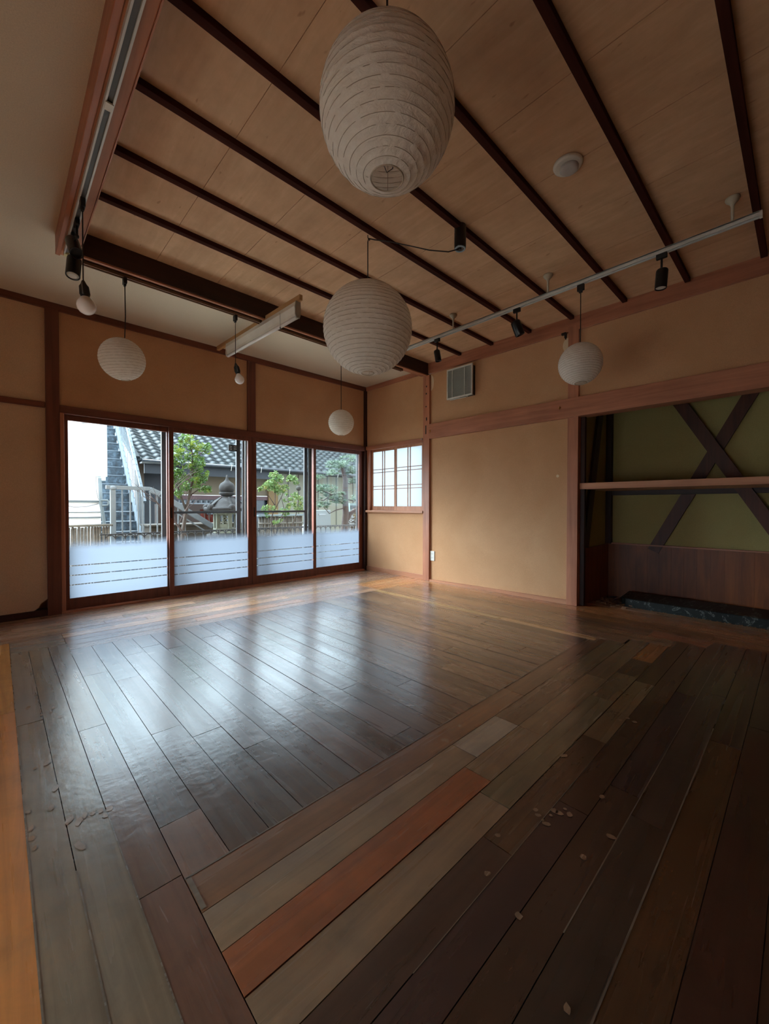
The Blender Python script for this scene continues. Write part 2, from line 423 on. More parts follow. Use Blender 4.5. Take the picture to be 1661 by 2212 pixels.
    for x0, x1, y0, y1, c, gr in planks:
        if gr == 2:
            f = bm.faces.new([bm.verts.new(p) for p in ((x0, y0, .0012), (x1, y0, .0012), (x1, y1, .0012), (x0, y1, .0012))]); f[gl] = 0
            for l in f.loops: l[cl] = srgb(*[v*.62 for v in c])
            continue
        dz = rnd.uniform(-.0006, .0006); tx = rnd.uniform(-.0012, .0012); cc = srgb(*c)
        q = [(x0+g, y0+g), (x1-g, y0+g), (x1-g, y1-g), (x0+g, y1-g)]
        up = []
        for (a_, b_) in q:
            t_ = ((b_-y0)/(y1-y0)-.5) if gr == 0 else ((a_-x0)/(x1-x0)-.5)
            up.append(bm.verts.new((a_, b_, dz+tx*t_)))
        dn = [bm.verts.new((a_, b_, -.012)) for a_, b_ in q]
        fs = [bm.faces.new(up)]+[bm.faces.new((up[i], dn[i], dn[(i+1) % 4], up[(i+1) % 4])) for i in range(4)]
        for f in fs:
            f[gl] = gr
            for l in f.loops: l[cl] = cc
    f = bm.faces.new([bm.verts.new(p) for p in ((-1.9, -2.1, -.011), (4.8, -2.1, -.011), (4.8, 4.6, -.011), (-1.9, 4.6, -.011))])
    for l in f.loops: l[cl] = srgb(30, 20, 16)
    FL = [(0.06,1.654),(0.064,1.563),(0.062,1.514),(0.066,1.466),(0.133,1.734),(0.114,1.629),(0.149,1.526),(0.168,1.498),(0.185,1.516),(0.204,1.509),(0.224,1.505),(0.245,1.496),(0.231,1.472),(0.158,1.389),(0.09,1.915),(0.122,1.92),(0.096,2.509),(0.137,2.382),(0.17,2.38),(0.182,2.427),(0.197,2.309),(0.133,2.305),(1.205,0.572),(1.19,0.556),(1.181,0.538),(1.175,0.524),(1.217,0.529),(1.243,0.53),(1.245,0.515),(1.275,0.51),(1.262,0.491),(1.032,0.602),(1.546,0.624),(0.905,0.557),(1.264,0.375),(1.135,0.404),(1.986,0.557),(2.028,0.539),(2.014,0.509),(1.416,0.448),(0.768,0.3),(0.862,0.448)]
    for fx, fy in FL:      # old glue flakes on the boards
        rr_ = rnd.uniform(.005, .011); el = rnd.uniform(1.2, 2.6) if fx < .3 else rnd.uniform(1, 1.8); an = rnd.uniform(1.2, 1.9) if fx < .3 else rnd.uniform(0, 3)
        vs_ = []
        for k in range(9):
            a_ = 2*math.pi*k/9; u, w_ = math.cos(a_)*rr_*el*rnd.uniform(.8, 1.15), math.sin(a_)*rr_*rnd.uniform(.75, 1.2)
            vs_.append(bm.verts.new((fx+u*math.cos(an)-w_*math.sin(an), fy+u*math.sin(an)+w_*math.cos(an), .0016)))
        f = bm.faces.new(vs_); f[gl] = 0
        for l in f.loops: l[cl] = srgb(150, 126, 102)
    o = obj('floor', bm, M['floor'], kind='structure', recalc=False)
    me = o.data
    return o
build_floor()

# ------------------------------------------------------------------ walls
NAMEC = {}
def S(name, boxes, mat, bevel=0, sh=False):
    bm = B()
    for b in boxes: box(bm, *b)
    return obj(name, bm, mat, kind='structure', bevel=bevel, sh=sh)
def T(boxes, mat, bevel=.003, sh=False):
    NAMEC['t'] = NAMEC.get('t', 0)+1
    return S('trim_%d' % NAMEC['t'], boxes, mat, bevel, sh)

# window wall (far side): plaster left of the doors and above them
def window_wall():
    bm = B()
    # lower left plaster, broken away at its bottom right corner
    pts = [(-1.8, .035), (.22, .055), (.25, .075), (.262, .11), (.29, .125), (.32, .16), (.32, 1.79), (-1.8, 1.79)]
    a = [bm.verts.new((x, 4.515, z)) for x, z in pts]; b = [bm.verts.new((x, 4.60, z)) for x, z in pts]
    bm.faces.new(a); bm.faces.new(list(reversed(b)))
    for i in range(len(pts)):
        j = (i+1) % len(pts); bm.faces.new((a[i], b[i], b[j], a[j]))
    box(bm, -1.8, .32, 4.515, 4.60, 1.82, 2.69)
    obj('wall_far_end', bm, plaster('lit_sand_plaster', (206, 172, 140), (218, 186, 154)), kind='structure')  # paler copy of the wall plaster, stronger light put into its colour
    bm = B(); box(bm, .39, 3.95, 4.515, 4.60, 1.81, 2.69)
    box(bm, -1.9, 4.05, 4.60, 4.64, 1.78, 2.9)     # outer skin above
    box(bm, -1.9, .40, 4.60, 4.64, -.4, 1.80)
    return obj('wall_far', bm, M['wall'], kind='structure')
window_wall()
WY0, WY1, WZ0, WZ1 = .6, 2.7, .06, .88          # unseen low clear window, added to the left wall to light that side
S('wall_left', [(-1.9, -1.8, -2.1, WY0, -.02, 2.75), (-1.9, -1.8, WY1, 4.6, -.02, 2.75), (-1.9, -1.8, WY0, WY1, -.02, WZ0), (-1.9, -1.8, WY0, WY1, WZ1, 2.75)], M['wall'])
def added_left_window():
    W = bpy.data.objects.new('window_added', None); COL.objects.link(W); W.location = (-1.85, (WY0+WY1)/2, WZ0); W['kind'] = 'structure'
    f = B(); n = 4
    for i in range(n+1):
        y = WY0+(WY1-WY0)*i/n; box(f, -1.87, -1.84, y-.02, y+.02, WZ0, WZ1)
    for z in (WZ0, (WZ0+WZ1)/2, WZ1): box(f, -1.865, -1.845, WY0, WY1, z-.02, z+.02)
    obj('window_frame', f, M['trimZ'], W)
    g = B(); v = [g.verts.new(p) for p in ((-1.855, WY0, WZ0), (-1.855, WY1, WZ0), (-1.855, WY1, WZ1), (-1.855, WY0, WZ1))]; g.faces.new(v)
    obj('clear_pane', g, M['clear'], W)
added_left_window()
S('wall_rear', [(-1.9, 5.0, -2.2, -2.1, -.02, 2.75)], M['wall'])
T([(-1.8, .31, 4.50, 4.60, 0, .055)], M['darkX'])
T([(-1.8, .305, 4.495, 4.60, 1.783, 1.832)], M['frameX'])
T([(.308, .402, 4.488, 4.60, 0, 2.64)], M['frameZ'])
T([(.402, 3.93, 4.492, 4.60, 1.752, 1.822)], M['frameX'])
T([(2.112, 2.212, 4.496, 4.60, 1.80, 2.64)], M['frameZ'])
T([(-1.8, 3.95, 4.488, 4.60, 2.632, 2.69)], M['frameX'])
T([(3.905, 3.96, 4.485, 4.60, 0, 2.66)], M['darkZ'])
T([(.402, 3.92, 4.49, 4.66, -.02, .02)], M['trimX'])          # threshold
T([(.402, .432, 4.492, 4.60, 0, 1.76)], M['trimZ'])

# right wall (sheared slightly): plaster around the small window, panel, wall above the recess
S('wall_right', [(3.95, 4.03, 3.38, 4.53, .02, .86), (3.95, 4.03, 3.38, 4.53, 1.80, 2.80),
                 (3.955, 4.05, 1.55, 3.30, .02, 2.80), (3.955, 4.05, -2.1, 1.50, 1.93, 2.80)], M['wall'], sh=True)
T([(3.938, 3.97, 3.39, 4.50, 0, .062)], M['pinkY'], sh=True)
T([(3.925, 4.06, 3.29, 3.392, 0, 2.60)], M['trimZ'], sh=True)
T([(3.925, 4.06, 1.489, 1.588, 0, 2.66)], M['trimZ'], sh=True)
T([(3.905, 4.05, -2.1, 3.288, 1.795, 1.975)], M['trimY'], sh=True)
T([(3.925, 4.05, -2.1, 3.44, 2.612, 2.745)], M['trimY'], sh=True)
T([(3.925, 4.05, 3.392, 4.50, 1.765, 1.82)], M['trimY'], sh=True)
T([(3.93, 4.05, 3.40, 4.50, 2.632, 2.69)], M['trimY'], sh=True)
# low strip where panel meets boards
bm = B(); vs = [(3.93, 1.588, -.01), (3.93, 3.29, -.01), (3.93, 3.29, .021), (3.93, 1.588, .042), (3.99, 1.588, -.01), (3.99, 3.29, -.01), (3.99, 3.29, .021), (3.99, 1.588, .042)]
v = [bm.verts.new(p) for p in vs]
for f in ((0,1,2,3), (4,7,6,5), (3,2,6,7), (0,3,7,4), (1,5,6,2)): bm.faces.new([v[i] for i in f])
obj('baseboard_right', bm, M['pinkY'], kind='structure', sh=True)

# ceilings
bm = B(); 
box(bm, -1.9, .30, -2.2, 4.62, 2.69, 2.78); box(bm, .30, 4.1, 3.42, 4.62, 2.69, 2.78)
obj('ceiling_plaster', bm, M['white'], kind='structure')
def wood_ceiling():
    bm = B(); xs = [.34, .86, 1.30, 1.735, 2.19, 2.64, 3.09, 3.54, 4.05]
    for a, b in zip(xs, xs[1:]):
        box(bm, a+.0015, b-.0015, -2.2, 3.40, 2.745, 2.765)
    box(bm, .34, 4.1, -2.2, 3.40, 2.75, 2.80)
    return obj('ceiling', bm, M['board'], kind='structure')
wood_ceiling()
ys = [2.828, 2.407, 1.97, 1.548, 1.104, .663, .223, -.22, -.66, -1.1, -1.54, -1.98]
for y in ys:
    T([(.395, 3.945, y-.018, y+.018, 2.715, 2.747)], M['batten'], .002)
# the far head beam with its grooved underside, and the left head beam
T([(.40, 3.96, 3.31, 3.36, 2.60, 2.76)], M['darkX'])
T([(.40, 3.96, 3.36, 3.445, 2.612, 2.76)], M['trimX'])
T([(.40, 3.96, 3.318, 3.340, 2.588, 2.602)], M['pinkX'], .001)
T([(.287, .312, -2.1, 3.365, 2.567, 2.76)], M['trimY'])
T([(.312, .398, -2.1, 3.36, 2.574, 2.76)], M['pinkY'])
T([(.398, .403, -2.1, 3.31, 2.567, 2.76)], M['trimY'], 0)

# ------------------------------------------------------------------ sliding glass doors
def sliding_door(n, x0, x1, gx0, gx1, y, pull=None):
    w = .03
    fr = B()
    box(fr, x0, gx0, y, y+w, .02, 1.752); box(fr, gx1, x1, y, y+w, .02, 1.752)
    box(fr, gx0, gx1, y, y+w, .02, .117); box(fr, gx0, gx1, y, y+w, 1.705, 1.752)
    d = bpy.data.objects.new('door_%d' % n, None); COL.objects.link(d); d.location = ((x0+x1)/2, y, .02); d['kind'] = 'structure'
    obj('door_frame', fr, M['frameZ'], d, bevel=.002)
    g = B(); box(g, gx0-.002, gx1+.002, y+.013, y+.0135, .115, 1.707)
    gb = B(); v = [gb.verts.new(p) for p in ((gx0, y+.014, .115), (gx1, y+.014, .115), (gx1, y+.014, 1.707), (gx0, y+.014, 1.707))]; gb.faces.new(v)
    g.free(); obj('glass_pane', gb, M['doorglass'], d)
    if pull:
        p = B(); box(p, pull-.008, pull+.008, y-.002, y+.004, .82, .93); obj('finger_pull', p, M['blackm'], d, bevel=.002)
    return d
sliding_door(1, .432, 1.292, .462, 1.262, 4.535)
sliding_door(2, 1.272, 2.162, 1.316, 2.116, 4.500, 1.292)
sliding_door(3, 2.166, 3.062, 2.220, 3.022, 4.500, 2.192)
sliding_door(4, 3.034, 3.905, 3.071, 3.842, 4.535, 3.868)

# outer aluminium sashes just outside
def outer_sash(n, x0, x1, y, mid=True):
    bm = B(); w = .045
    box(bm, x0, x0+w, y, y+.03, 0, 1.80); box(bm, x1-w, x1, y, y+.03, 0, 1.80)
    box(bm, x0, x1, y, y+.03, 1.74, 1.80); box(bm, x0, x1, y, y+.03, 0, .08)
    if mid: box(bm, x0+w, x1-w, y, y+.03, .862, .888)
    d = bpy.data.objects.new('door_%d' % n, None); COL.objects.link(d); d.location = ((x0+x1)/2, y, 0); d['kind'] = 'structure'
    obj('door_frame', bm, M['alu'], d)
    g = B(); v = [g.verts.new(p) for p in ((x0+w, y+.015, .08), (x1-w, y+.015, .08), (x1-w, y+.015, 1.74), (x0+w, y+.015, 1.74))]; g.faces.new(v)
    obj('glass_pane', g, M['clear'], d)
outer_sash(5, .36, 1.288, 4.645, False)
outer_sash(6, 1.288, 2.105, 4.685)
outer_sash(7, 2.20, 3.045, 4.685)
outer_sash(8, 3.045, 3.935, 4.645, False)
S('trim_exterior_head', [(.3, 4.0, 4.64, 4.74, 1.76, 1.84)], M['alu']).name = 'trim_60'
bm = B(); box(bm, 2.128, 2.142, 4.66, 4.70, 0, 1.78); box(bm, 2.165, 2.19, 4.66, 4.70, 0, 1.78)
o = obj('trim_61', bm, M['alu'], kind='structure')
bm = B(); box(bm, 2.142, 2.150, 4.665, 4.70, 0, 1.78); box(bm, 1.291, 1.298, 4.645, 4.68, 0, 1.76); box(bm, 3.050, 3.06, 4.645, 4.68, 0, 1.76)
obj('trim_62', bm, M['alul'], kind='structure')

# ------------------------------------------------------------------ small frosted window in the right wall
def small_window():
    W = bpy.data.objects.new('window_1', None); COL.objects.link(W); W.location = (3.95, 3.95, .86); W['kind'] = 'structure'
    bm = B(); box(bm, 3.915, 4.06, 3.39, 4.50, .854, .886); obj('window_sill', bm, M['pinkY'], W, bevel=.004, sh=True)
    bm = B(); box(bm, 3.945, 4.06, 3.392, 3.415, .886, 1.77); box(bm, 3.945, 4.06, 4.43, 4.50, .886, 1.77)
    obj('window_jamb', bm, M['trimZ'], W, sh=True)
    for (y0, y1, g0, g1, x) in ((3.93, 4.45, 3.965, 4.405, 3.985), (3.40, 3.935, 3.437, 3.897, 3.955)):
        f = B(); box(f, x, x+.028, y0, g0, .886, 1.768); box(f, x, x+.028, g1, y1, .886, 1.768)
        box(f, x, x+.028, g0, g1, .886, .944); box(f, x, x+.028, g0, g1, 1.733, 1.768)
        s = obj('sash', f, M['pinkZ'], W, bevel=.002, sh=True)
        g = B(); v = [g.verts.new(p) for p in ((x+.018, g0, .944), (x+.018, g1, .944), (x+.018, g1, 1.733), (x+.018, g0, 1.733))]; g.faces.new(v)
        obj('frosted_pane', g, M['frost'], s, sh=True)
        c = (g0+g1)/2; k = B()
        for dy in (-.021, .021): box(k, x+.006, x+.017, c+dy-.0045, c+dy+.0045, .944, 1.733)
        for zc in (1.21, 1.452):
            for dz in (-.022, .022): box(k, x+.006, x+.017, g0, g1, zc+dz-.0045, zc+dz+.0045)
        obj('muntin_bars', k, M['trimZ'], s, sh=True)
small_window()

# ------------------------------------------------------------------ recess on the right (alcove)
S('wall_recess', [(4.74, 4.82, -2.1, 1.56, -.05, 2.75), (4.0, 4.74, 1.485, 1.56, -.05, 2.75)], M['alcove'], sh=True)
S('ceiling_recess', [(4.0, 4.80, -2.1, 1.5, 2.40, 2.44)], M['darkY'], sh=True)
def recess_panels():
    bm = B(); y = -2.1
    while y < 1.47:
        box(bm, 4.715, 4.745, y+.0003, min(y+.0997, 1.485), -.05, .55); y += .10
    x = 4.02
    while x < 4.71:
        box(bm, x+.0003, min(x+.1167, 4.715), 1.462, 1.487, -.05, .542); x += .117
    obj('wall_recess_panel', bm, M['panel'], kind='structure', sh=True)
    T([(4.70, 4.745, -2.1, 1.47, .548, .562)], M['trimY'], .001, True)
recess_panels()
S('floor_recess', [(4.28, 4.80, -2.1, 1.5, -.05, -.035)], M['darkY'])
T([(4.68, 4.74, 1.43, 1.487, .55, 2.4)], M['darkZ'], sh=True)
T([(3.99, 4.03, 1.45, 1.49, 0, 2.4)], M['darkZ'], sh=True)
T([(4.70, 4.74, -2.1, 1.44, 1.065, 1.115)], M['darkY'], sh=True)
def braces():
    M_ = wood('old_brace_timber', (66, 32, 20), (98, 52, 34), 'Z', .5)
    b1 = thing('diagonal_brace', 'dark timber brace of the wall cross rising from lower left to upper right', 'brace', (4.71, .65, .56))
    bm = B(); bar(bm, (4.722, 1.052, .50), (4.722, .290, 2.04), .100, .03, (1, 0, 0)); bmesh.ops.recalc_face_normals(bm, faces=bm.faces)
    for v in bm.verts: pass
    obj('timber', bm, M_, b1, sh=True)
    b2 = thing('diagonal_brace', 'dark timber brace of the wall cross falling from upper left to lower right', 'brace', (4.69, .4, .6))
    bm = B(); bar(bm, (4.688, .908, 2.05), (4.688, -.04, .36), .100, .03, (1, 0, 0)); obj('timber', bm, M_, b2, sh=True)
    b3 = thing('diagonal_brace', 'narrow near black slanting brace on the side wall of the recess', 'brace', (4.2, 1.47, .55))
    bm = B(); bar(bm, (4.06, 1.464, .56), (4.516, 1.464, 2.2), .12, .024, (0, 1, 0)); obj('timber', bm, M['darkZ'], b3, sh=True)
braces()
sh_o = obj('shelf', (lambda b: (box(b, 3.955, 4.666, -2.09, 1.483, 1.110, 1.167), b)[1])(B()), M['pinkY'], sh=True, bevel=.002)
tag(sh_o, 'long brown wooden shelf board spanning the dark recess beside the pillar', 'shelf')

def marble():
    m, t, p, _ = base('black_marble')
    a = noise_(t, coords(t, (2, 7, 5)), 1, 8, .7, 2.5)
    b = noise_(t, coords(t, (1, 3.1, 3)), 1, 4, .6, .8)
    v = ramp(t, a, [(.50, srgb(14, 18, 18)), (.560, srgb(36, 44, 42)), (.575, srgb(170, 176, 168)), (.59, srgb(34, 40, 40)), (.66, srgb(16, 20, 20))])
    t.links.new(mix(t, v, ramp(t, b, [(.35, srgb(14, 16, 16)), (.65, srgb(52, 58, 56))]), .35), p.inputs['Base Color'])
    p.inputs['Roughness'].default_value = .5
    p.inputs['Specular IOR Level'].default_value = .25
    bm = B()
    pts = [(4.275, -2.05), (4.275, 1.10), (4.29, 1.17), (4.36, 1.225), (4.69, 1.25), (4.69, -2.05)]
    a_ = [bm.verts.new((x, y, -.03)) for x, y in pts]; b_ = [bm.verts.new((x, y, .078)) for x, y in pts]
    bm.faces.new(b_); bm.faces.new(list(reversed(a_)))
    for i in range(len(pts)):
        j = (i+1) % len(pts); bm.faces.new((a_[i], a_[j], b_[j], b_[i]))
    o = obj('marble_slab', bm, m, bevel=.008, sh=False)
    tag(o, 'low black marble slab with white veins lying in the bottom of the recess', 'stone slab')
marble()
def debris():
    bm = B(); rn = random.Random(5)
    for i in range(120):
        x = rn.uniform(4.18, 4.50); y = min(rn.uniform(1.12, 1.42)+(x-4.3)*.1, 1.43); s = rn.uniform(.004, .02)
        Mx = Matrix.Translation((x, y, -.03+rn.uniform(.0, .05))) @ Matrix.Rotation(rn.uniform(0, 6), 4, 'Z') @ Matrix.Rotation(rn.uniform(-.6, .6), 4, 'X')
        box(bm, -s, s, -s*.6, s*.6, -s*.25, s*.25, Mx)
    for i in range(60):
        y = rn.uniform(.2, 1.1); s = rn.uniform(.002, .006)
        Mx = Matrix.Translation((4.262+rn.uniform(-.012, .008), y, .004)) @ Matrix.Rotation(rn.uniform(0, 6), 4, 'Z')
        box(bm, -s, s, -s*.6, s*.6, -s*.4, s*.4, Mx)
    # low bed of rubble
    n = 12; g = [[bm.verts.new((4.20+.40*i/n, 1.10+.36*j/n, -.034+.045*abs(noise.noise(Vector((i*.7, j*.7, 2))))+.012)) for j in range(n+1)] for i in range(n+1)]
    for i in range(n):
        for j in range(n): bm.faces.new((g[i][j], g[i+1][j], g[i+1][j+1], g[i][j+1]))
    o = obj('rubble', bm, plain('crumbled_plaster', (132, 100, 74), .9, 0, .3, 40))
    tag(o, 'crumbled plaster rubble at the left end of the black marble slab', 'rubble', kind='stuff')
debris()

# ------------------------------------------------------------------ pendants
def plug_on_rail(root, x, y, z, name='rail_plug'):
    bm = B(); box(bm, x-.011, x+.011, y-.024, y+.024, z-.045, z); box(bm, x-.007, x+.007, y-.012, y+.012, z-.06, z-.045)
    obj(name, bm, M['blackm'], root, bevel=.003)
def lantern(name, label, x, y, z, r, top, nr=26, seed=0, hole=.2, tilt=(0, 0), plug=None, cordpts=None, group=None, crum=.006, seams=True):
    t = thing(name, label, 'paper lantern', (x, y, z-r), group)
    rn = random.Random(seed); A = Matrix.Rotation(tilt[0], 3, 'X') @ Matrix.Rotation(tilt[1], 3, 'Y')
    bm = B(); NV = nr*5; NU = 96; c = Vector((x, y, z)); a0 = math.asin(hole); rings = []
    for i in range(NV+1):
        ph = a0+(math.pi-2*a0)*i/NV; u = (i/NV)*nr
        sag = 1-.008*abs(math.sin(math.pi*u))**.8
        q = []
        for k in range(NU):
            th = 2*math.pi*k/NU
            d = Vector((math.sin(ph)*math.cos(th), math.sin(ph)*math.sin(th), -math.cos(ph)))
            cr = noise.noise(d*9+Vector((seed, 0, 0)))*crum + noise.noise(Vector((th*9, u*1.3, seed)))*crum*.8*abs(math.sin(math.pi*u))
            q.append(bm.verts.new(c+A @ (d*r*(sag+cr))))
        rings.append(q)
    for a, b in zip(rings, rings[1:]):
        for k in range(NU): bm.faces.new((a[k], a[(k+1) % NU], b[(k+1) % NU], b[k])).smooth = True
    obj('paper_shade', bm, M['paper'], t, recalc=False)
    w = B()
    for i in range(1, nr):
        ph = a0+(math.pi-2*a0)*i/nr
        ring(w, c+A @ Vector((0, 0, -math.cos(ph)*r*.999)), math.sin(ph)*r*.999, r*.0035+.0003, 64, 4, A)
    for s in (-1, 1): ring(w, c+A @ Vector((0, 0, s*math.cos(a0)*r)), hole*r, r*.008+.0006, 40, 6, A)
    if seams:
        for k in range(4):
            th = math.pi/4+k*math.pi/2
            pts = [c+A @ Vector((math.sin(a0+(math.pi-2*a0)*i/24)*math.cos(th), math.sin(a0+(math.pi-2*a0)*i/24)*math.sin(th), -math.cos(a0+(math.pi-2*a0)*i/24)))*(r*.985) for i in range(25)]
            tube(w, pts, r*.003+.0004, 4)
    obj('rib_wires', w, M['ribwire'], t)
    h = B(); tube(h, [c+A @ Vector((-hole*r, 0, math.cos(a0)*r)), c+A @ Vector((hole*r, 0, math.cos(a0)*r))], .0018, 6)
    tube(h, [c+A @ Vector((-hole*r*.6, 0, math.cos(a0)*r)), c+A @ Vector((-hole*r*.5, 0, -r*.75)), c+A @ Vector((0, 0, -r*.88)), c+A @ Vector((hole*r*.5, 0, -r*.75)), c+A @ Vector((hole*r*.6, 0, math.cos(a0)*r))], .0018, 6)
    obj('wire_hanger', h, M['grey'], t)
    k = B(); pts = cordpts or [(x, y, top), (x, y, z+r*.97)]
    tube(k, pts, .0035, 8); obj('cord', k, M['cord'], t)
    s = B(); lathe(s, [(.012, 0), (.021, -.01), (.021, -.06), (.016, -.07)], (pts[-1][0], pts[-1][1], z+r*.97), 16); so = obj('lamp_socket', s, M['blackm'], t)
    b = B(); br = min(.035, r*.25); lathe(b, [(.012, 0), (.014, -.02), (br*.8, -.02-br*.6), (br, -.02-br*1.2), (br*.8, -.02-br*1.8), (br*.3, -.02-br*2.15), (.001, -.02-br*2.2)], (pts[-1][0], pts[-1][1], z+r*.97-.07), 20)
    obj('light_bulb', b, M['bulb'], so)
    if plug: plug_on_rail(t, *plug)
    return t
M['ribwire'] = plain('bamboo_rib', (176, 160, 138), .6)

lantern('paper_lantern', 'largest white paper lantern, hung close overhead with an open wired mouth', .942, .972, 2.247, .2205, 2.745, 23, 1, .245, crum=.010, group=None)
def hook(root, x, y, z):
    bm = B(); tube(bm, [(x, y, z+.02), (x, y, z-.012), (x+.012, y-.004, z-.028), (x+.02, y, z-.012)], .003, 6); obj('ceiling_hook', bm, M['blackm'], root)
t = lantern('paper_lantern', 'big round paper lantern on a swagged cord near the room centre', 1.792, 2.03, 2.124, .2935, 2.72, 30, 2, .14,
        cordpts=[(2.147, 1.552, 2.592), (2.10, 1.60, 2.575), (2.03, 1.70, 2.60), (1.95, 1.81, 2.645), (1.88, 1.91, 2.685), (1.82, 1.995, 2.71), (1.795, 2.026, 2.722), (1.792, 2.03, 2.70), (1.792, 2.03, 2.412)])
hook(t, 1.792, 2.03, 2.74)
lantern('paper_lantern', 'white paper lantern hanging between the bare bulbs above the left glass door', .648, 3.345, 1.979, .144, 2.56, 20, 3, .2, (R(4), R(-9)), plug=(.675, 3.385, 2.575),
        cordpts=[(.675, 3.385, 2.52), (.676, 3.38, 2.3), (.668, 3.37, 2.12)])
lantern('paper_lantern', 'small cream paper lantern hanging in front of the far corner', 2.625, 3.395, 1.825, .134, 2.55, 18, 4, .16, plug=(2.625, 3.395, 2.575))
lantern('paper_lantern', 'white paper lantern hanging from the right rail in front of the pillar', 3.107, 1.16, 1.996, .150, 2.52, 24, 5, .27, (R(-3), R(3)), plug=(3.107, 1.16, 2.575))

def bulb_pendant(label, x, y, ztop, zs, zb, rb, d, cordc=M['cord']):
    t = thing('bulb_pendant', label, 'pendant lamp', (x, y, zb-rb))
    plug_on_rail(t, x, y, ztop+.045)
    k = B(); tube(k, [(x, y, ztop), (x, y, zs+.03), (x+d[0]*.15, y+d[1]*.15, zs)], .003, 8); obj('cord', k, cordc, t)
    tp = Vector((x+d[0]*.15, y+d[1]*.15, zs)); bt = Vector((x+d[0], y+d[1], zb)); ax = (tp-bt).normalized()
    A = ax.to_track_quat('Z', 'Y').to_matrix()
    s = B(); lathe(s, [(.006, .02), (.014, 0), (.022, -.012), (.024, -.05), (.019, -.062), (.019, -.07)], tp, 20, axis=A); obj('socket', s, M['blackm'], t)
    c = B(); tube(c, [tp+A @ Vector((.026, 0, 0)), tp+A @ Vector((.028, 0, -.06))], .003, 6); obj('pull_chain', c, M['grey'], t)
    L = (tp-bt).length
    b = B(); lathe(b, [(.013, rb*1.45), (.016, rb*1.1), (rb*.62, rb*.80), (rb*.92, rb*.38), (rb, 0), (rb*.92, -rb*.4), (rb*.7, -rb*.72), (rb*.38, -rb*.93), (.002, -rb)], bt, 28, axis=A); obj('light_bulb', b, M['bulb'], t)
bulb_pendant('large bare white bulb hanging on a pale brown cord beside the left black spotlights', .337, 2.628, 2.50, 2.105, 1.995, .044, (.012, -.006))
bulb_pendant('small bare white bulb hanging tilted in front of the middle post', 1.487, 3.395, 2.53, 2.15, 2.035, .040, (.030, -.012))

# ------------------------------------------------------------------ track rails
def rail(label, x0, y0, x1, y1, z, name='track_rail'):
    t = thing(name, label, 'track rail', ((x0+x1)/2, (y0+y1)/2, z))
    a, b = Vector((x0, y0, z+.014)), Vector((x1, y1, z+.014)); d = (b-a).normalized(); s = Vector((-d.y, d.x, 0))
    body = B()
    bar(body, a+Vector((0, 0, .011)), b+Vector((0, 0, .011)), .034, .008)
    for k in (-1, 1): bar(body, a+s*.0135*k, b+s*.0135*k, .007, .026)
    obj('rail_body', body, M['track'] if name == 'track_rail' else M['trackb'], t)
    sl = B(); bar(sl, a+Vector((0, 0, .002)), b+Vector((0, 0, .002)), .019, .010); obj('rail_slot', sl, M['trackd'] if name == 'track_rail' else M['trackb'], t)
    return t
tl = rail('white ceiling track rail fixed under the left beam', .339, -1.9, .339, 3.27, 2.546)
bm = B(); box(bm, .324, .354, 3.27, 3.305, 2.546, 2.574); obj('end_cap', bm, plain('yellowed_plastic', (196, 186, 132), .5), tl)
bm = B(); box(bm, .325, .353, 1.93, 1.97, 2.543, 2.55); obj('rail_joint', bm, M['wplastic'], tl)
rail('grey brown track rail along the underside of the far beam', .43, 3.395, 3.55, 3.395, 2.575, 'beam_track_rail')
tr_ = rail('white track rail dropped from the ceiling along the right side', 3.107, .195, 3.107, 3.29, 2.575)
for i, (y) in enumerate((2.308, 1.405, .314)):
    bm = B(); lathe(bm, [(.034, 2.745), (.036, 2.738), (.030, 2.725), (.014, 2.71), (.0085, 2.695), (.0075, 2.60)], (3.107, y, 0), 20)
    obj('drop_mount', bm, plain('off_white_mount', (182, 172, 150), .5), tr_)
bm = B(); box(bm, 3.09, 3.124, .185, .197, 2.573, 2.603); obj('end_cap', bm, M['wplastic'], tr_)

def spotlight(label, x, y, ztop, jz, c, axis, L, r, lens=True, group=None):
    t = thing('spotlight', label, 'spotlight', (c[0], c[1], c[2]-L/2), group)
    bm = B(); box(bm, x-.011, x+.011, y-.03, y+.03, ztop-.028, ztop+.004); obj('rail_adapter', bm, M['blackm'], t, bevel=.003)
    bm = B(); tube(bm, [(x, y, ztop-.02), (x, y, jz)], .0065, 10); lathe(bm, [(.009, .0), (.011, .008), (.009, .016)], (x, y, jz-.008), 12); obj('stem', bm, M['blackm'], t)
    ax = Vector(axis).normalized(); A = ax.to_track_quat('Z', 'Y').to_matrix(); cc = Vector(c)
    bm = B(); lathe(bm, [(r*.86, L/2), (r*.97, L/2-.006), (r, L/2-.012), (r, -L/2+.004), (r*.97, -L/2), (r*.88, -L/2), (r*.86, -L/2+.012)], cc, 28, axis=A)
    tube(bm, [Vector((x, y, jz)), cc+A @ Vector((0, 0, L*.2))], .006, 8)
    h = obj('lamp_housing', bm, M['black'], t)
    if lens:
        bm = B(); lathe(bm, [(r*.83, -L/2+.010), (r*.83, -L/2+.006), (r*.5, -L/2+.001)], cc, 24, axis=A); obj('lens', bm, M['wplastic'], h)
    return t
spotlight('black spotlight on the left rail, upper of the two and pointing back into the room', .339, 2.85, 2.545, 2.46, (.335, 2.925, 2.435), (-.1, .55, .75), .13, .034, False)
spotlight('black spotlight low at the far end of the left rail with a pale rim', .339, 3.02, 2.545, 2.42, (.338, 2.985, 2.345), (.10, .25, 1), .125, .036)
spotlight('small black spotlight nearest the far end of the right rail', 3.107, 2.50, 2.573, 2.47, (3.098, 2.487, 2.405), (-.1, .12, 1), .105, .030, False)
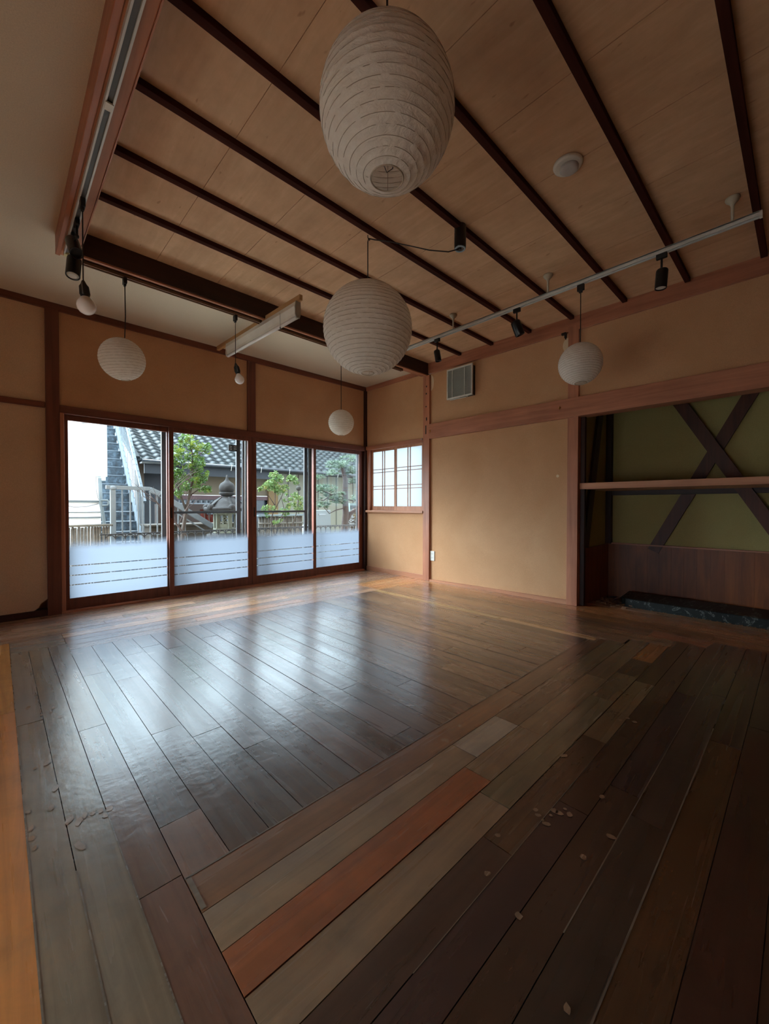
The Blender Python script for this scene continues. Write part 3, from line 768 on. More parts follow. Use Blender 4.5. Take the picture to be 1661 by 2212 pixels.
spotlight('black spotlight in the middle of the right rail, turned towards the wall', 3.107, 1.665, 2.573, 2.47, (3.112, 1.66, 2.415), (-.35, .25, 1), .12, .038, False)
spotlight('black spotlight near the open end of the right rail showing its round pale lens', 3.107, .660, 2.573, 2.47, (3.107, .66, 2.415), (.02, -.06, 1), .12, .034)

# black cylinder fitting that feeds the big lantern
t = thing('ceiling_fitting', 'black cylindrical ceiling fitting that feeds the swagged lantern cord', 'ceiling fitting', (2.16, 1.555, 2.60))
bm = B(); lathe(bm, [(.035, 2.745), (.037, 2.74), (.037, 2.605), (.034, 2.598)], (2.16, 1.553, 0), 28); obj('housing', bm, M['black'], t)
bm = B(); ring(bm, (2.16, 1.553, 2.60), .029, .006, 28, 8); obj('trim_ring', bm, plain('pale_blue_plastic', (150, 175, 190), .4), t)
bm = B(); lathe(bm, [(.012, 2.60), (.010, 2.588)], (2.155, 1.553, 0), 12); obj('cord_plug', bm, M['blackm'], t)

# smoke detector
t = thing('smoke_detector', 'round white smoke detector on the wooden ceiling', 'smoke detector', (2.178, .884, 2.70))
bm = B(); lathe(bm, [(.070, 2.747), (.072, 2.738), (.068, 2.73), (.060, 2.728)], (2.178, .884, 0), 40); obj('base_plate', bm, M['wplastic'], t)
bm = B(); lathe(bm, [(.046, 2.73), (.045, 2.716), (.038, 2.71), (.020, 2.708)], (2.185, .880, 0), 32); obj('sensor_cap', bm, plain('grey_white_plastic', (188, 184, 178), .4), t)
bm = B(); box(bm, 2.226, 2.238, .868, .888, 2.724, 2.729); obj('indicator_slot', bm, M['blackm'], t)

# ------------------------------------------------------------------ fluorescent lamp on a bearer board
def fluorescent():
    t = thing('fluorescent_lamp', 'long white fluorescent lamp fixed along a pale board below the far beam', 'ceiling lamp', (1.73, 3.5, 2.44))
    a, b = Vector((1.735, 4.40, 2.640)), Vector((1.735, 2.755, 2.582))
    bm = B(); bar(bm, a, b, .028, .042); obj('bearer_board', bm, M['tan'], t, bevel=.001)
    d = (b-a).normalized()
    a2, b2 = a+d*.27+Vector((0, 0, -.03)), b-d*.05+Vector((0, 0, -.03))
    def loft(prof, p, q):
        bm = B(); r1 = [bm.verts.new((p.x+x, p.y, p.z+z)) for x, z in prof]; r2 = [bm.verts.new((q.x+x, q.y, q.z+z)) for x, z in prof]
        n = len(prof)
        for i in range(n): bm.faces.new((r1[i], r1[(i+1) % n], r2[(i+1) % n], r2[i]))
        bm.faces.new(r1); bm.faces.new(list(reversed(r2))); return bm
    prof = [(-.022, .008), (.018, .008), (.018, -.035), (.008, -.075), (.008, -.098), (-.012, -.098), (-.016, -.075), (-.030, -.030), (-.026, -.012)]
    obj('lamp_body', loft(prof, a2, b2), M['enamel'], t, bevel=.001)
    bm = B(); tube(bm, [a2+Vector((-.006, 0, -.112)), b2+Vector((-.006, 0, -.112))], .0145, 14); obj('lamp_tube', bm, plain('opal_tube_glass', (232, 228, 222), .2), t)
    e = b2; prof2 = [(-.022, .012), (.020, .012), (.022, -.09), (.012, -.118), (-.018, -.118), (-.026, -.09)]
    obj('end_cap', loft(prof2, e-d*.0, e+d*.012), plain('grey_cap', (150, 142, 128), .5), t)
    obj('end_cap', loft(prof2, a2-d*.012, a2), M['enamel'], t)
    p = b2-d*.22; bm = B(); tube(bm, [p+Vector((-.032, 0, -.02)), p+Vector((-.030, .0, -.14))], .0015, 6); lathe(bm, [(.004, .008), (.006, 0), (.004, -.008)], p+Vector((-.030, 0, -.142)), 10)
    obj('pull_cord', bm, M['grey'], t)
fluorescent()

# ------------------------------------------------------------------ ventilation fan, outlet, nail covers
def vent():
    t = thing('ventilation_fan', 'square white louvred ventilation fan high on the right wall', 'ventilation fan', (3.96, 2.83, 2.21))
    bm = B(); box(bm, 3.90, 3.965, 2.640, 2.972, 2.222, 2.560); obj('housing', bm, M['black'], t, bevel=.004, sh=True)
    bm = B(); y0, y1, z0, z1, x0, x1 = 2.628, 2.985, 2.215, 2.570, 3.876, 3.895
    box(bm, x0, x1, y0, y0+.016, z0, z1); box(bm, x0, x1, y1-.016, y1, z0, z1); box(bm, x0, x1, y0, y1, z0, z0+.018); box(bm, x0, x1, y0, y1, z1-.016, z1)
    for f in (.22, .70): box(bm, x0+.001, x1, y1-(y1-y0)*f-.004, y1-(y1-y0)*f+.004, z0, z1)
    obj('grille_frame', bm, M['wplastic'], t, bevel=.003, sh=True)
    bm = B(); n = 22
    for i in range(n):
        z = z0+.02+(z1-z0-.04)*i/n; Mx = Matrix.Translation((3.886, (y0+y1)/2, z+.006)) @ Matrix.Rotation(R(35), 4, 'Y')
        box(bm, -.007, .007, -(y1-y0)/2+.014, (y1-y0)/2-.014, -.001, .001, Mx)
    box(bm, 3.893, 3.897, y0+.01, y1-.01, z0+.01, z1-.01)
    obj('louvre_grille', bm, plain('grey_dusty_plastic', (150, 146, 134), .6), t, sh=True)
    bm = B(); tube(bm, [(3.90, 2.72, 2.222), (3.90, 2.70, 2.205)], .006, 8); tube(bm, [(3.895, 2.95, 2.21), (3.895, 2.72, 2.205)], .004, 6); obj('switch_cord', bm, M['wplastic'], t, sh=True)
vent()
def outlet():
    t = thing('wall_outlet', 'white double wall outlet low beside the slim pillar', 'wall outlet', (3.955, 3.255, .26))
    bm = B(); box(bm, 3.945, 3.968, 3.218, 3.288, .258, .380); obj('cover_plate', bm, M['wplastic'], t, bevel=.004, sh=True)
    for z in (.345, .295):
        for dy in (-.008, .008):
            bm = B(); box(bm, 3.9435, 3.946, 3.253+dy-.001, 3.253+dy+.001, z-.006, z+.006); obj('socket_slot', bm, M['blackm'], t, sh=True)
outlet()
def nail_cover(label, y, z, x=3.903):
    bm = B(); p = Vector((x, y, z))
    cross = [(0, .017), (.006, .006), (.017, 0), (.006, -.006), (0, -.017), (-.006, -.006), (-.017, 0), (-.006, .006)]
    a = [bm.verts.new(p+Vector((0, u, v))) for u, v in cross]; c = bm.verts.new(p+Vector((-.010, 0, 0)))
    b = [bm.verts.new(p+Vector((.006, u, v))) for u, v in cross]
    for i in range(8):
        j = (i+1) % 8; bm.faces.new((a[i], a[j], c)); bm.faces.new((a[j], a[i], b[i], b[j]))
    o = obj('nail_cover', bm, M['brass'], sh=True); tag(o, label, 'nail cover')
nail_cover('small brass nail cover on the wide rail just left of the thick pillar', 1.655, 1.898)
nail_cover('small brass nail cover at the far end of the wide rail by the slim pillar', 3.262, 1.885)
bm = B(); lathe(bm, [(.009, 0), (.011, -.004), (.006, -.012)], (0, 0, 0), 14, axis=Matrix.Rotation(R(90), 3, 'Y')); bmesh.ops.translate(bm, verts=bm.verts, vec=(3.925, 3.41, 1.805))
o = obj('round_hook', bm, M['wplastic'], sh=True); tag(o, 'tiny pale round hook where the window head meets the slim pillar', 'hook')
t = thing('cable_bracket', 'small black bracket at the top of the thick pillar under the ceiling rail', 'bracket', (3.92, 1.63, 2.57))
bm = B(); box(bm, 3.905, 3.93, 1.605, 1.645, 2.592, 2.612); box(bm, 3.908, 3.925, 1.600, 1.618, 2.56, 2.60); tube(bm, [(3.915, 1.612, 2.57), (3.915, 1.606, 2.545)], .005, 8); obj('bracket_body', bm, M['blackm'], t, sh=True)
# mortice slots on slim pillar and pale patches on the plaster
bm = B()
for z0, z1, y in ((1.86, 1.97, 3.345), (2.03, 2.07, 3.335), (2.45, 2.47, 3.335), (2.36, 2.38, 3.34), (2.20, 2.215, 3.342)): box(bm, 3.9235, 3.927, y-.008, y+.008, z0, z1)
obj('trim_63', bm, M['black'], kind='structure', sh=True)
bm = B()
def patch(cy, cz, ry, rz, half=None):
    n = 20; vs = []
    for k in range(n):
        a = 2*math.pi*k/n
        u, w = math.cos(a)*ry, math.sin(a)*rz
        if half and u > 0: u = 0
        vs.append(bm.verts.new((3.9535, cy+u, cz+w)))
    c = bm.verts.new((3.9535, cy-(ry*.3 if half else 0), cz))
    for k in range(n): bm.faces.new((vs[k], vs[(k+1) % n], c))
patch(3.288, 2.50, .045, .10, True); patch(1.69, 1.245, .014, .014); patch(1.60, 2.50, .05, .07)
obj('trim_64', bm, plaster('filler_patch', (214, 190, 156), (222, 200, 168)), kind='structure', sh=True)

# ================================================================== OUTSIDE
GZ = -.45
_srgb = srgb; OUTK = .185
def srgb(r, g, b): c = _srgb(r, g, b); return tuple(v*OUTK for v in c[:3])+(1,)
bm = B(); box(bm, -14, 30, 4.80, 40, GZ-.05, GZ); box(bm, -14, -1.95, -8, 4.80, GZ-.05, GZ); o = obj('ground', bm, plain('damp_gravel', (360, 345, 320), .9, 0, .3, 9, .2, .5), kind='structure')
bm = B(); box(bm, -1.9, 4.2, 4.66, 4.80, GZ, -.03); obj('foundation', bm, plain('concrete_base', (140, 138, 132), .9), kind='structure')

bm = B(); box(bm, -3, 12, 6.75, 11.5, GZ, GZ+.03); obj('trim_65', bm, plain('dark_ground_sheet', (70, 72, 56), .95, 0, .3, 7), kind='structure').name = 'ground_dark_sheet'  # dark sheet added on the ground so the film's clear lines look dark
def pale(name, c, **k): return plain(name, c, **k)
srgb, _k = _srgb, srgb
MW = plain('bright_white_render', (246, 247, 248), .7, 0, .02)
MCAS = plain('pale_blue_casing', (196, 214, 220), .6, 0, .04)
srgb = _k
MPIPE = plain('pale_painted_pipe', (196, 212, 216), .5)
def white_building():
    t = thing('building', 'bright white rendered building at the left edge of the garden view', 'building', (-.5, 10, GZ))
    bm = B(); box(bm, .1, 1.31, 8.5, 9.7, GZ, 5); obj('wall', bm, MW, t)
    bm = B(); box(bm, 1.235, 1.395, 8.42, 8.6, 1.45, 6); box(bm, 1.30, 1.37, 8.42, 8.6, 1.38, 1.45); obj('pipe_casing', bm, MCAS, t, bevel=.005)
    bm = B()
    for z, h in ((1.00, .035), (.83, .012), (.735, .02)): box(bm, .1, 1.30, 8.46, 8.5, z, z+h)
    obj('wall_band', bm, MPIPE, t)
    bm = B(); tube(bm, [(1.29, 8.44, 1.42), (1.30, 8.44, 1.0), (1.34, 8.44, .70), (1.36, 8.44, .3), (1.36, 8.44, GZ)], .028, 10)
    tube(bm, [(1.29, 8.42, 1.04), (1.39, 8.42, 1.04), (1.405, 8.42, 1.02), (1.405, 8.42, .97), (1.39, 8.42, .95), (1.31, 8.42, .95)], .017, 8)
    obj('downpipe', bm, MPIPE, t)
    bm = B(); tube(bm, [(.55, 8.46, .99), (.75, 8.45, .97), (.93, 8.44, .92), (1.10, 8.44, .93), (1.27, 8.45, .98)], .006, 6)
    tube(bm, [(1.08, 8.46, 2.33), (1.10, 8.46, 2.20), (1.15, 8.46, 2.12), (1.235, 8.46, 2.10), (1.24, 8.46, 1.2), (1.27, 8.46, 1.05)], .004, 6)
    obj('cable', bm, M['grey'], t)
    bm = B(); bar(bm, (1.05, 8.44, 2.335), (1.15, 8.40, 2.36), .03, .02); obj('wall_lamp', bm, M['grey'], t)
white_building()

def stairs():
    t = thing('outdoor_staircase', 'steep weathered grey outdoor staircase climbing beside the white building', 'staircase', (1.8, 9.7, GZ))
    ms, tt, p, _ = base('mossy_slate_step'); f = noise_(tt, coords(tt, (9, 9, 9)), 1, 6, .7)
    tt.links.new(ramp(tt, f, [(.35, srgb(54, 66, 76)), (.5, srgb(110, 134, 152)), (.66, srgb(176, 206, 228))]), p.inputs['Base Color']); p.inputs['Roughness'].default_value = .7
    h, d = .2, .179; mn = plain('pale_nosing', (190, 208, 224), .6)
    for n in range(-5, 16):
        z, y = .627+h*n, 9.7+d*n; bm = B()
        box(bm, 1.40, 2.10, y, y+d*1.4, z-h*1.0, z-.02)
        box(bm, 1.40, 2.10, y-.014, y+d, z-.02, z-.001, None, 1)
        obj('step', bm, [ms, mn], t)
    s = B(); bar(s, (2.125, 9.05, -.22), (2.125, 12.6, 4.02), .045, .24)
    box(s, 2.10, 2.15, 9.0, 9.1, GZ, .2)
    mw = plain('chalky_white_paint', (196, 212, 224), .6, 0, .12, 12)
    obj('stringer', s, mw, t)
    r = B(); bar(r, (2.135, 9.15, 1.02), (2.135, 12.6, 5.12), .05, .06); obj('handrail', r, mw, t)
    y = 9.2
    while y < 12.5:
        zb = -.22+(y-9.05)*1.194; b = B(); box(b, 2.128, 2.140, y-.006, y+.006, zb, zb+1.18); y += .115; obj('baluster', b, mw, t)
stairs()

def garden_gate():
    mw = plain('white_painted_steel', (205, 214, 220), .55, 0, .10, 12)
    t = thing('garden_railing', 'white painted metal railing whose handrail slopes down to the right', 'railing', (1.8, 7.5, .45))
    y = 7.5
    bm = B(); box(bm, 1.275, 1.345, y-.035, y+.035, GZ, 1.20); lathe(bm, [(.05, 1.20), (.055, 1.22), (.05, 1.25), (.02, 1.262)], (1.31, y, 0), 14); obj('post', bm, mw, t, bevel=.004)
    bm = B(); bar(bm, (1.22, y, 1.235), (1.83, y, 1.225), .06, .06); bar(bm, (1.83, y, 1.21), (2.00, y, 1.13), .06, .085); bar(bm, (1.98, y, 1.14), (2.84, y, .57), .06, .085); obj('handrail', bm, mw, t, bevel=.003)
    bm = B(); bar(bm, (1.22, y, .475), (2.2, y, .47), .03, .022); bar(bm, (2.0, y, .98), (2.7, y, .50), .02, .02); obj('lower_rail', bm, mw, t)
    for x in (1.435, 1.545, 1.655, 1.72, 1.83, 1.935, 2.04, 2.15, 2.26, 2.37):
        bm = B(); top = 1.21 if x < 1.83 else (1.21-(x-1.83)*.62); box(bm, x-.009, x+.009, y-.009, y+.009, -.3, top)
        obj('baluster', bm, mw, t)
garden_gate()

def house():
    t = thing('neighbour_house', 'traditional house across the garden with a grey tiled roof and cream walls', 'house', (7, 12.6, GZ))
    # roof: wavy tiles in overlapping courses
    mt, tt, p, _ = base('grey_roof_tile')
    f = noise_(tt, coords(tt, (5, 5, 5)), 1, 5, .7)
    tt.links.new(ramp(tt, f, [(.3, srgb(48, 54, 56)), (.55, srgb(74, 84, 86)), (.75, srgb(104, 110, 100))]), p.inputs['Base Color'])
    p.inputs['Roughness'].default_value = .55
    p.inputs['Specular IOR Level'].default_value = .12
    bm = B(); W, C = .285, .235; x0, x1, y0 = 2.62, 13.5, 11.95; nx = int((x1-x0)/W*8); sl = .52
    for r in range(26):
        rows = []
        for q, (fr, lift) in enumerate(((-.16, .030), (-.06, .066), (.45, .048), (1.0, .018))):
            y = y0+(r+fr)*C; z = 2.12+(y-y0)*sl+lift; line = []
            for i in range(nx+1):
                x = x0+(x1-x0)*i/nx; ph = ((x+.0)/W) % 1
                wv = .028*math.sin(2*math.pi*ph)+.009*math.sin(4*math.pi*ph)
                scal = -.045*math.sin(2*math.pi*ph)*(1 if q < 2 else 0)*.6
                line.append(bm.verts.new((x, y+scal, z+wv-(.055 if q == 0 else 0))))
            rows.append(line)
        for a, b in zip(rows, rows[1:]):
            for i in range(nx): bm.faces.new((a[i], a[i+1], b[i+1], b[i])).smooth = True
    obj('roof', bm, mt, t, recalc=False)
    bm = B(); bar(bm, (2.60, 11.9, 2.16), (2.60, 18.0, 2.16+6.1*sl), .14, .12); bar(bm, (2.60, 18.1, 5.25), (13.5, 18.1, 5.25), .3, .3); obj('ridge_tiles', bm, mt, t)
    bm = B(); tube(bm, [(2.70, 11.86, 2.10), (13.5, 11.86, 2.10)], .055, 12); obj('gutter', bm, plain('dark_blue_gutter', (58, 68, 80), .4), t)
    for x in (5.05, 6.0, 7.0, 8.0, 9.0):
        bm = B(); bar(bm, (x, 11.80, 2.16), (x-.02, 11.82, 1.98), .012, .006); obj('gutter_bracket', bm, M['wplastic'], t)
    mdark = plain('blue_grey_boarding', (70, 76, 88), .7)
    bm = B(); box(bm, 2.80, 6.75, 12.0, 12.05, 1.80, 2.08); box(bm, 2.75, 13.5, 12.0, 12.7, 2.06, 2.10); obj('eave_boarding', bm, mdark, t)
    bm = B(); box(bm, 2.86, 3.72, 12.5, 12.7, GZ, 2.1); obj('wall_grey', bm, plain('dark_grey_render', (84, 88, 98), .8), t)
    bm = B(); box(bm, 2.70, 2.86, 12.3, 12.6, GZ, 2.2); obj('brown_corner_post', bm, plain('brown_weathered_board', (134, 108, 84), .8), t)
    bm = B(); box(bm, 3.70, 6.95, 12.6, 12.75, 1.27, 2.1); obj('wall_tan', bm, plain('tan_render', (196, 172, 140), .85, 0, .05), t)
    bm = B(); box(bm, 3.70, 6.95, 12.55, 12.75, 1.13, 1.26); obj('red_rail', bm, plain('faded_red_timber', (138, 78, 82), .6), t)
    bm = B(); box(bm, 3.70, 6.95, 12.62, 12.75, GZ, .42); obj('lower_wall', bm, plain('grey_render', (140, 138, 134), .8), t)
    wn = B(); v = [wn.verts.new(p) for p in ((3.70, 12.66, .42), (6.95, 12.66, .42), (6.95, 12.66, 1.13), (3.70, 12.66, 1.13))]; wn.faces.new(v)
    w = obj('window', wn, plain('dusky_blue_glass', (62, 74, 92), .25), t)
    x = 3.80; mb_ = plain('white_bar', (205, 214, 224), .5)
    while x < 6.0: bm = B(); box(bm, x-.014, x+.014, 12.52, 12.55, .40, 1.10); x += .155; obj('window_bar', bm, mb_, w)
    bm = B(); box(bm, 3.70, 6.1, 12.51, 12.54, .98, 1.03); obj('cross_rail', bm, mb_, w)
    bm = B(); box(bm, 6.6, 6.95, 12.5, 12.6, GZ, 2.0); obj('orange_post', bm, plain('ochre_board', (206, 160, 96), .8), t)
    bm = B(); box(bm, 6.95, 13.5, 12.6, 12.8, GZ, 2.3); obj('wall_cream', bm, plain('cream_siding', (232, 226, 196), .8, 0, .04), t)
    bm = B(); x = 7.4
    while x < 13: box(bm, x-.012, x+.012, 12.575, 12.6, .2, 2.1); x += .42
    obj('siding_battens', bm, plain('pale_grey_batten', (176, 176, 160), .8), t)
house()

def rear_shed():
    t = thing('wooden_shed', 'brown boarded shed wall seen through the white railing', 'shed', (2.4, 9.0, GZ))
    bm = B(); box(bm, 2.30, 3.30, 9.0, 9.1, GZ, .98); obj('wall', bm, plain('brown_boards', (104, 74, 60), .8, 0, .2, 8), t)
    bm = B(); box(bm, 2.42, 2.62, 8.97, 9.0, .45, .95); obj('panel', bm, plain('ochre_panel', (150, 124, 84), .8), t)
    bm = B(); bar(bm, (2.32, 8.96, .56), (2.95, 8.96, .47), .02, .03); obj('batten', bm, plain('orange_batten', (190, 130, 76), .7), t)
rear_shed()

mstone = None
def stone_mat():
    m, t, p, _ = base('lichened_granite'); f = noise_(t, coords(t, (14, 14, 14)), 1, 7, .75)
    g = noise_(t, coords(t, (4, 4, 4)), 1, 4)
    a = ramp(t, f, [(.3, srgb(58, 52, 50)), (.55, srgb(108, 98, 94)), (.72, srgb(166, 164, 160))])
    t.links.new(mix(t, a, ramp(t, g, [(.4, srgb(150, 140, 110)), (.6, srgb(200, 205, 210))]), .5, 'MULTIPLY'), p.inputs['Base Color'])
    p.inputs['Roughness'].default_value = .9; bump(t, f, p, .6, .01); return m
mstone = stone_mat()
def toro():
    x, y = 2.905, 7.0
    t = thing('stone_lantern', 'old grey stone garden lantern with an onion shaped finial', 'stone lantern', (x, y, GZ))
    bm = B(); lathe(bm, [(.012, 1.485), (.018, 1.44), (.028, 1.40), (.06, 1.365), (.105, 1.335), (.128, 1.29), (.132, 1.25), (.118, 1.20), (.085, 1.185)], (x, y, 0), 28)
    obj('finial', bm, mstone, t)
    bm = B(); lathe(bm, [(.10, 1.187), (.134, 1.18), (.128, 1.15), (.10, 1.125), (.075, 1.12), (.075, 1.10), (.11, 1.098), (.115, 1.085)], (x, y, 0), 28); obj('collar', bm, mstone, t)
    bm = B(); prof = [(.06, 1.10), (.13, 1.085), (.20, 1.04), (.25, .985), (.30, .93), (.345, .905), (.36, .925), (.375, .90), (.36, .865), (.20, .85)]
    lathe(bm, prof, (x, y, 0), 24)
    for k in range(6):
        a = k*math.pi/3+.35; c = Vector((x+math.cos(a)*.35, y+math.sin(a)*.35, .92))
        bmesh.ops.create_uvsphere(bm, u_segments=10, v_segments=8, radius=.058, matrix=Matrix.Translation(c))
        bar(bm, (x+math.cos(a)*.12, y+math.sin(a)*.12, 1.09), (x+math.cos(a)*.34, y+math.sin(a)*.34, .93), .03, .03)
    obj('cap_stone', bm, mstone, t)
    bm = B(); A = Matrix.Rotation(.35, 3, 'Z')
    for k in range(6):
        a = k*math.pi/3+.35; c = Vector((x+math.cos(a)*.20, y+math.sin(a)*.20, 0)); box(bm, c.x-.028, c.x+.028, c.y-.028, c.y+.028, .50, .86)
    lathe(bm, [(.23, .86), (.23, .80)], (x, y, 0), 6, axis=Matrix.Rotation(.35-math.pi/6, 3, 'Z')); lathe(bm, [(.24, .56), (.25, .48)], (x, y, 0), 6, axis=Matrix.Rotation(.35-math.pi/6, 3, 'Z'))
    # lattice on one face, carved lower panel
    for k in (3, 4, 5):
        a0, a1 = k*math.pi/3+.35, (k+1)*math.pi/3+.35
        p0, p1 = Vector((x+math.cos(a0)*.20, y+math.sin(a0)*.20, 0)), Vector((x+math.cos(a1)*.20, y+math.sin(a1)*.20, 0))
        if k != 4:
            for q in range(-2, 4):
                z0 = .64+q*.07
                bar(bm, p0+Vector((0, 0, max(.64, z0))), p1+Vector((0, 0, min(.80, z0+.12))), .008, .010); bar(bm, p1+Vector((0, 0, max(.64, z0))), p0+Vector((0, 0, min(.80, z0+.12))), .008, .010)
            bar(bm, p0+Vector((0, 0, .60)), p1+Vector((0, 0, .60)), .02, .07)
    obj('light_chamber', bm, plain('pale_granite', (176, 176, 150), .9, 0, .2, 20), t)
    bm = B(); lathe(bm, [(.20, .48), (.33, .46), (.34, .40), (.16, .32), (.12, .28), (.12, -.15), (.18, -.2), (.32, -.3), (.34, GZ)], (x, y, 0), 24); obj('pedestal', bm, mstone, t)
toro()
bm = B(); box(bm, 1.9, 3.35, 7.75, 8.2, GZ, .59); box(bm, 1.85, 3.38, 7.70, 8.25, .585, .62)
tag(obj('stone_wall', bm, plain('brown_grey_stone', (128, 112, 92), .9, 0, .2, 14), bevel=.01), 'low brown grey stone wall behind the stone lantern', 'wall')

def bucket():
    m, t, p, _ = base('red_and_white_stripes'); c = N(t, 'ShaderNodeTexCoord'); s = N(t, 'ShaderNodeSeparateXYZ'); t.links.new(c.outputs['Object'], s.inputs[0])
    w = N(t, 'ShaderNodeMath', operation='MULTIPLY'); t.links.new(s.outputs[0], w.inputs[0]); w.inputs[1].default_value = 70
    q = N(t, 'ShaderNodeMath', operation='SINE'); t.links.new(w.outputs[0], q.inputs[0])
    t.links.new(ramp(t, q.outputs[0], [(.0, srgb(214, 84, 58)), (.45, srgb(220, 96, 70)), (.55, srgb(238, 214, 200))]), p.inputs['Base Color'])
    bm = B(); x0, y0 = 2.86, 8.14
    rows = []
    for j in range(7):
        z = .585+.04*j; o = .03*math.sin(j*.8); rows.append([bm.verts.new((x0+.016*i*1.0+o*.3, y0+.03*math.sin(i*1.3+j*.2), z+(.05 if (i < 4 and j == 6) else 0)-(.05*j/6 if i > 6 else 0))) for i in range(19)])
    for a, b in zip(rows, rows[1:]):
        for i in range(18): bm.faces.new((a[i], a[i+1], b[i+1], b[i])).smooth = True
    bmesh.ops.solidify(bm, geom=bm.faces[:], thickness=.01)
    o = obj('striped_cloth', bm, m); tag(o, 'red and white striped cloth draped beyond the stone wall', 'cloth')
bucket()

def bamboo_fence(label, x0, x1, y, ztop, rails, cap=False):
    t = thing('bamboo_fence', label, 'fence', ((x0+x1)/2, y, GZ))
    rn = random.Random(int(x0*10)); bm = B(); x = x0
    mb = plain('weathered_bamboo', (158, 140, 118), .7, 0, .35, 22)
    while x < x1:
        w = rn.uniform(.014, .020); tube(bm, [(x, y, GZ), (x+rn.uniform(-.004, .004), y, ztop-rn.uniform(0, .015))], w, 7); x += w*2.05
    obj('bamboo_slats', bm, mb, t)
    bm = B()
    for z in rails: tube(bm, [(x0-.02, y-.03, z), (x1+.03, y-.03, z)], .018, 8)
    obj('bamboo_rails', bm, plain('pale_bamboo_pole', (182, 168, 148), .6, 0, .2, 20), t)
    if cap:
        bm = B(); box(bm, x0-.04, x1+.03, y-.06, y+.06, ztop, ztop+.03); obj('cap_board', bm, plain('pale_blue_board', (176, 196, 200), .6), t)
bamboo_fence('low bamboo fence in front of the white building', .45, 1.22, 7.2, .645, (.66,))
bamboo_fence('low bamboo fence behind the bush in the third glass door', 3.60, 4.55, 7.2, .745, (.605, .3), True)

def iron_railing():
    t = thing('iron_railing', 'dark iron garden railing with a row of small arches just outside the doors', 'railing', (3, 5.6, GZ))
    bm = B(); bar(bm, (.85, 5.6, .612), (6.2, 5.6, .612), .016, .014); bar(bm, (.85, 5.6, -.30), (6.2, 5.6, -.30), .012, .012); obj('top_rail', bm, M['alu'], t)
    x = .9; p = .1
    while x < 6.1:
        bm = B(); tube(bm, [(x, 5.6, -.3), (x, 5.6, .55)]+[(x+p/2-math.cos(a)*p/2, 5.6, .55+math.sin(a)*p*.5) for a in (.4, .8, 1.2, 1.57, 1.94, 2.34, 2.74)]+[(x+p, 5.6, .55)], .0065, 5, False)
        bar(bm, (x, 5.6, .55), (x, 5.6, .61), .012, .012); x += p
        obj('arched_bar', bm, M['alu'], t)
iron_railing()

def leafmat(name, c1, c2, c3):
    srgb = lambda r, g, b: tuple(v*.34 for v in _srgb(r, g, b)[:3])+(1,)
    m, t, p, out = base(name)
    f = noise_(t, coords(t, (7, 7, 7)), 1, 4, .7)
    col = ramp(t, f, [(.3, srgb(*c1)), (.5, srgb(*c2)), (.72, srgb(*c3))]); t.links.new(col, p.inputs['Base Color'])
    p.inputs['Roughness'].default_value = .35
    p.inputs['Specular IOR Level'].default_value = .3
    tl = N(t, 'ShaderNodeBsdfTranslucent'); t.links.new(col, tl.inputs[0]); ms = N(t, 'ShaderNodeMixShader'); ms.inputs[0].default_value = .35
    t.links.new(p.outputs[0], ms.inputs[1]); t.links.new(tl.outputs[0], ms.inputs[2]); t.links.new(ms.outputs[0], out.inputs[0]); return m
def leaves(bm, blobs, size, rn, aspect=.42):
    for c, r, n in blobs:
        cents = []
        for _ in range(max(3, int(n/6))):
            while True:
                v = Vector((rn.uniform(-1, 1), rn.uniform(-1, 1), rn.uniform(-1, 1)))
                if v.length < 1: break
            cents.append(v)
        for _ in range(int(n*2.5)):
            while True:
                v = Vector((rn.uniform(-1, 1), rn.uniform(-1, 1), rn.uniform(-1, 1)))
                if v.length < 1: break
            q_ = cents[rn.randrange(len(cents))]; p = Vector(c)+Vector((q_.x*r[0], q_.y*r[1], q_.z*r[2]))+v*size*1.5; s = size*rn.uniform(.7, 1.3)
            d = Vector((rn.gauss(0, 1), rn.gauss(0, 1), rn.gauss(0, .6))).normalized(); n_ = d.cross(Vector((rn.gauss(0, 1), rn.gauss(0, 1), rn.gauss(0, 1)))).normalized(); w = n_.cross(d)
            q = [p-d*s, p+w*s*aspect-d*s*.1+n_*s*.1, p+d*s, p-w*s*aspect-d*s*.1+n_*s*.1]
            bm.faces.new([bm.verts.new(k) for k in q])
def tree(name, label, cat, base_, stems, blobs, leafm, barkm, size, seed, aspect=.42):
    t = thing(name, label, cat, base_); rn = random.Random(seed); bm = B()
    for pts, r0, r1 in stems:
        n = len(pts); tube(bm, pts, r0, 8, True, [r0+(r1-r0)*i/(n-1) for i in range(n)])
    obj('trunk', bm, barkm, t)
    if blobs:
        bm = B(); leaves(bm, blobs, size, rn, aspect); obj('foliage', bm, leafm, t, recalc=False)
    return t
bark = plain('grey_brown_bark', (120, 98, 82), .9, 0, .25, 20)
Y1 = 6.6
